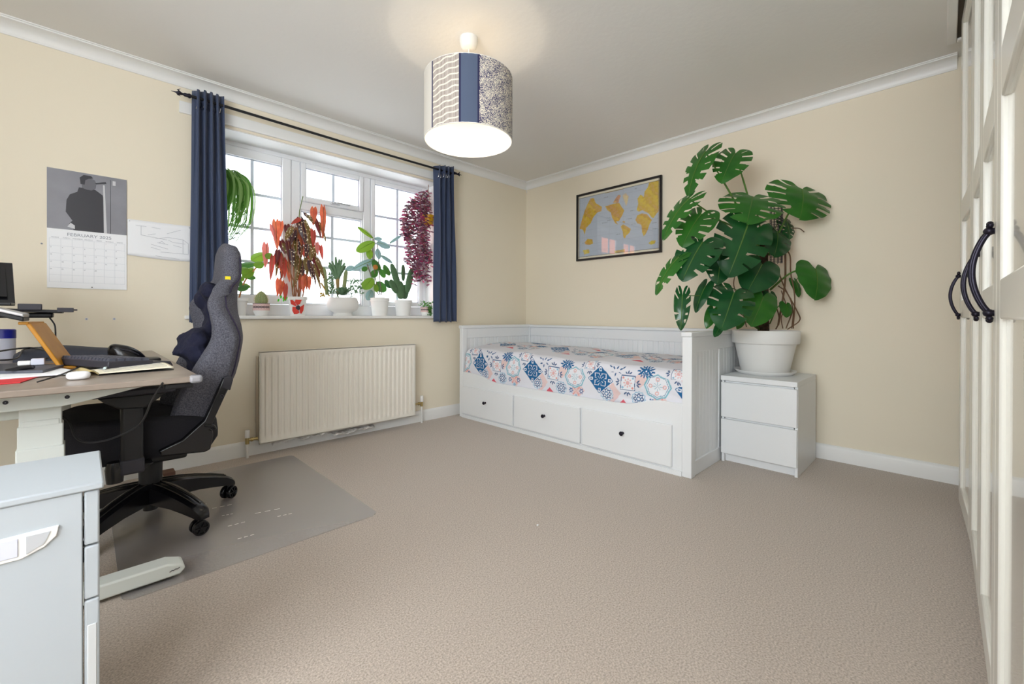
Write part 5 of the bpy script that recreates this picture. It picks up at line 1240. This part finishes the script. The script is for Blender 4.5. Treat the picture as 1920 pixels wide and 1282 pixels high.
for k in range(34):
    a = k*2.4; el = .25+1.0*k/34; d = Vector((math.cos(a)*math.cos(el), math.sin(a)*math.cos(el), math.sin(el))); Lk = .095-.03*k/34
    leaf(q, C0+Vector((0, 0, -.004)), C0+d*Lk, .011, Vector((0, 0, 1)) if el < 1.2 else Vector((1, 0, 0)), OVAL, None, -.1, -.3, 0, 3, 12)
q.build('aloe_rosette', [g_suc, g_md], t)
q = Mb()
for k in range(26):
    P_ = spx(*c6(rb.uniform(0, 40), rb.uniform(970, 1000)), YS-.02); q.ball(P_, .005, 6, 4)
q.build('trailing_tip', mat('yellow_succulent_tip', (196, 160, 50), .6, tl=.2), t)
# --- rubber plant
YR = 3.30; pc = spx(712, 590, YR); t = thing('potted_rubber_plant', (pc.x, YR, SZ), 'variegated rubber plant with oval leaves in a plain white pot on the sill', 'plant')
hr = spx(712, 558, YR-.07).z-SZ; cone_pot(t, (pc.x, YR), .060, .074, hr, .028, lip=.003)
RL = [((440, 515), (308, 422), .022, g_br), ((450, 545), (302, 628), .042, g_br), ((470, 548), (582, 592), .036, g_bl), ((450, 520), (515, 522), .02, g_bl), ((408, 600), (414, 690), .026, g_br), ((502, 658), (600, 720), .022, g_bl), ((475, 600), (490, 690), .024, g_bl), ((455, 692), (272, 772), .028, g_bl), ((280, 748), (218, 782), .024, g_bl), ((505, 770), (430, 705), .045, g_md), ((530, 735), (578, 825), .036, g_md), ((505, 770), (535, 845), .028, g_md), ((435, 845), (362, 940), .044, g_br), ((465, 880), (548, 955), .046, g_md), ((462, 895), (470, 965), .02, g_br), ((430, 945), (392, 1030), .03, g_bl), ((470, 780), (430, 840), .03, g_md), ((575, 560), (680, 490), .014, g_bl), ((540, 860), (590, 930), .03, g_dk), ((395, 760), (345, 780), .02, g_md)]
for b, tp, wd_, m_ in RL:
    y = YR+rb.uniform(-.07, .05); leaf(Mb(), spx(*c6(*b), y), spx(*c6(*tp), y-.02), wd_, (rb.uniform(-.4, .4), -1, rb.uniform(.2, .8)), OVAL, None, .12, .25, 0, 4, 28).build('leaf', [m_, g_br], t, 60)
P_ = spx(*c6(460, 755), YR-.09); Mb().ball(P_, (.022, .003, .020), 14, 8).build('brown_spot', mat('brown_orange_patch', (190, 120, 50), .6), t)
q = Mb()
for pts in ([(510, 985), (490, 800), (485, 650), (478, 560)], [(485, 985), (430, 840), (390, 730)], [(500, 985), (470, 900), (440, 700), (440, 520)]):
    q.tube(cat_rom([spx(*c6(*p), YR) for p in pts], 6), .004, 7)
q.build('stems', mat('grey_brown_stem', (120, 104, 92), .7), t)
Mb().lathe([(.058, SZ+hr-.004), (.04, SZ+hr+.004), (.001, SZ+hr+.006)], (pc.x, YR, 0), 24).build('pebbles', mat('grey_pebbles', (150, 146, 146), .8, bump=(80, 1, .01)), t)
# --- paddle cactus
YO = 3.30; pc = spx(756, 590, YO); t = thing('potted_paddle_cactus', (pc.x, YO, SZ), 'dark green paddle cactus in a plain white pot near the right end of the sill', 'plant')
ho_ = spx(756, 562, YO-.07).z-SZ; cone_pot(t, (pc.x, YO), .058, .073, ho_, .026, lip=.003)
def pad(b, tp, w_, y=YO, yaw=0):
    B, T = spx(*c6(*b), y), spx(*c6(*tp), y); C0 = (B+T)/2; L = (T-B)/2; X = L.cross(Vector((math.sin(yaw), -math.cos(yaw), 0))).normalized(); Z = X.cross(L).normalized(); q = Mb()
    def P(u, v):
        a = u*2*math.pi; f_ = math.sin(v*math.pi)**.7; return C0-L*math.cos(v*math.pi)+X*(w_*f_*math.cos(a))+Z*(.012*f_*math.sin(a))
    q.grid(P, 24, 16); q.build('paddle', mat_pad, t, 60)
mat_pad = mat('paddle_cactus_green', (96, 132, 92), .6, var=(70, (84, 118, 84), .2), tl=.1)
pad((672, 1020), (660, 870), .040); pad((665, 960), (592, 725), .030); pad((690, 870), (690, 735), .034, YO+.02, .6); pad((720, 970), (762, 765), .032, YO-.01); pad((640, 970), (580, 860), .036, YO-.02, .4); pad((700, 1020), (710, 900), .036, YO+.03)
# --- little trailing plant in a patterned cup
YL = 3.24; pc = spx(799, 590, YL); t = thing('small_potted_plant', (pc.x, YL, SZ), 'small trailing green plant in a diamond banded cup at the right end of the sill', 'plant')
k = .95; Mb().lathe([(r_*k, SZ+(z_-SZ)*k) for r_, z_ in prof_], (pc.x, YL, 0), 40).build('pot', MT['potwhite'], t, 45); cupdeco(t, (pc.x, YL), .0475, .95)
q = Mb()
for k in range(120):
    if k < 70: P_ = Vector((pc.x+rb.uniform(-.055, .05), YL+rb.uniform(-.05, .05), SZ+.075+rb.uniform(0, .05)))
    else:
        a = math.atan2(-YL, -pc.x)+rb.uniform(.2, .9); zz_ = rb.uniform(.004, .08); P_ = Vector((pc.x+.056*math.cos(a), YL+.056*math.sin(a), SZ+zz_))
    d = Vector((rb.uniform(-1, 1), rb.uniform(-1, .2), rb.uniform(-.6, .8))).normalized(); leaf(q, P_, P_+d*.018, .006, (0, -.6, .8), OVAL, None, .1, .1, 0, 2, 8)
q.build('foliage', [mat('bright_small_leaf', (92, 160, 60), .5, tl=.4), stem_g], t)
# --- spider plant hanging at the left
YH = 3.30; pc = spx(412, 330, YH); t = thing('hanging_spider_plant', (pc.x, YH, OZ1-.01), 'hanging spider plant with striped arching leaves half behind the left curtain', 'plant')
q = Mb(); cx_, cz_ = pc.x, spx(412, 345, YH).z
for k in range(80):
    a = rb.uniform(-1.5, 1.0); r_ = rb.uniform(.10, .185); dz = rb.uniform(.03, .11); dr = rb.uniform(.10, .38)
    p0 = Vector((cx_+rb.uniform(-.02, .02), YH+rb.uniform(-.02, .02), cz_)); d = Vector((math.cos(a), math.sin(a)*.45, 0))
    pts = cat_rom([p0, p0+d*r_*.5+Vector((0, 0, dz)), p0+d*r_+Vector((0, 0, dz*.5-.02)), p0+d*r_*.95+Vector((0, 0, -dr*.65)), p0+d*r_*.40+Vector((0, 0, -dr*1.05))], 5)
    n = len(pts); sd = (Vector((-d.y, d.x, 0))*.6+d.normalized()*.75+Vector((0, 0, .15))).normalized(); w0 = rb.uniform(.005, .008)
    vs = [];
    for i, p in enumerate(pts):
        w_ = w0*math.sin(math.pi*(.12+.86*i/(n-1)))+.0004; vs += [p-sd*w_, p+Vector((0, 0, -.002)), p+sd*w_]
    q.add(vs, [(3*i+j, 3*i+j+1, 3*i+j+4, 3*i+j+3) for i in range(n-1) for j in (0, 1)], mi=k % 2)
q.build('foliage', [mat('spider_leaf_green', (96, 150, 60), .5, tl=.4), mat('spider_leaf_pale', (150, 190, 110), .5, tl=.4)], t, 60)
q = Mb()
for k, (x, z1_) in enumerate(((.05, -.30), (.09, -.24), (.02, -.34))):
    p0 = Vector((cx_, YH, cz_)); e = p0+Vector((x+.05, -.01, z1_)); q.tube(cat_rom([p0, p0+Vector((x+.06, 0, .02)), p0+Vector((x+.09, 0, z1_*.5)), e], 6), .0012, 5)
    for j in range(10):
        d = Vector((rb.uniform(-1, 1), rb.uniform(-.6, .6), rb.uniform(-.8, .6))).normalized()*.03; q.tube([e, e+d*.6, e+d], [.0016, .0014, .0004], 4)
q.build('runners', [g_md], t)
Mb().lathe([(.001, cz_-.10), (.045, cz_-.10), (.06, cz_-.005), (.054, cz_-.005), (.001, cz_-.015)], (cx_-.02, YH, 0), 28).build('pot', MT['potwhite'], t, 50)
q = Mb()
for a in (0, 2.1, 4.2): q.tube([(cx_-.02+.058*math.cos(a), YH+.058*math.sin(a), cz_-.006), (cx_-.02, YH, OZ1-.02)], .0015, 5)
q.tube([(cx_-.02, YH, OZ1-.03), (cx_-.02, YH, OZ1-.005)], .003, 6); q.build('hanging_cords', MT['potwhite'], t)
# --- purple inch plant hanging at the right
YI = 3.28; pc = spx(795, 395, YI); t = thing('hanging_inch_plant', (pc.x, YI, OZ1-.01), 'hanging purple leaved trailing plant with a yellow pot at the right side of the window', 'plant')
cx_, cz_ = spx(803, 395, YI).x, spx(803, 408, YI).z
Mb().lathe([(.001, cz_-.06), (.038, cz_-.06), (.052, cz_+.02), (.046, cz_+.02), (.001, cz_+.01)], (cx_, YI, 0), 28).build('pot', mat('yellow_glazed_pot', (226, 170, 30), .4), t, 50)
q = Mb()
for a in (.5, 2.6, 4.7): q.tube([(cx_+.05*math.cos(a), YI+.05*math.sin(a), cz_+.018), (cx_, YI, OZ1-.03)], .0014, 5)
q.tube([(cx_, YI, OZ1-.03), (cx_, YI, OZ1-.006)], .003, 6); q.build('hanging_cords', stem_r, t)
pm = [mat('purple_inch_leaf', (150, 96, 122), .45, tl=.45), mat('plum_inch_leaf', (96, 66, 84), .45, tl=.3), mat('pink_inch_leaf', (196, 84, 128), .45, tl=.5), mat('silver_inch_leaf', (190, 172, 184), .4, tl=.3), stem_r]
q = Mb(); qs_ = Mb()
ZB = [(70, 860, 900), (150, 820, 920), (200, 740, 930), (260, 715, 935), (330, 690, 940), (420, 680, 930), (500, 690, 920), (560, 725, 915), (620, 730, 930), (700, 715, 935), (760, 760, 925), (830, 790, 920), (900, 780, 930), (940, 795, 870)]
ys_ = [a for a, _, _ in ZB]
for s_ in range(38):
    u0 = rb.random(); ye = rb.choice([560, 640, 720, 780, 860, 900, 930]); y_ = rb.uniform(110, 250); pts = []
    yo = rb.uniform(-.09, .06); ph = rb.uniform(0, 6)
    while y_ < ye:
        lo, hi = interp(y_, ys_, [b for _, b, _ in ZB]), interp(y_, ys_, [c for _, _, c in ZB]); pts.append(spx(*c6(lo+(hi-lo)*min(1, max(0, u0+.10*math.sin(y_*.02+ph))), y_), YI+yo)); y_ += 26
    if len(pts) < 3: continue
    qs_.tube(pts, .0014, 4)
    for i, p in enumerate(pts[:-1]):
        for sd in (-1, 1):
            if rb.random() < .18: continue
            d = Vector((sd*rb.uniform(.5, 1), rb.uniform(-.8, .5), rb.uniform(-.7, .3))).normalized(); ln = rb.uniform(.024, .040)
            k0 = len(q.f); leaf(q, p, p+d*ln, ln*.30, (rb.uniform(-.4, .4), -.8, .7), OVAL, None, .12, .25, 0, 2, 8); mi = rb.choices([0, 1, 2, 3], [5, 2.5, 2.5, 2.5])[0]
            for z_ in range(k0, len(q.f)): q.mi[z_] = mi
q.build('foliage', pm, t, 60); qs_.build('trailing_stems', stem_r, t)
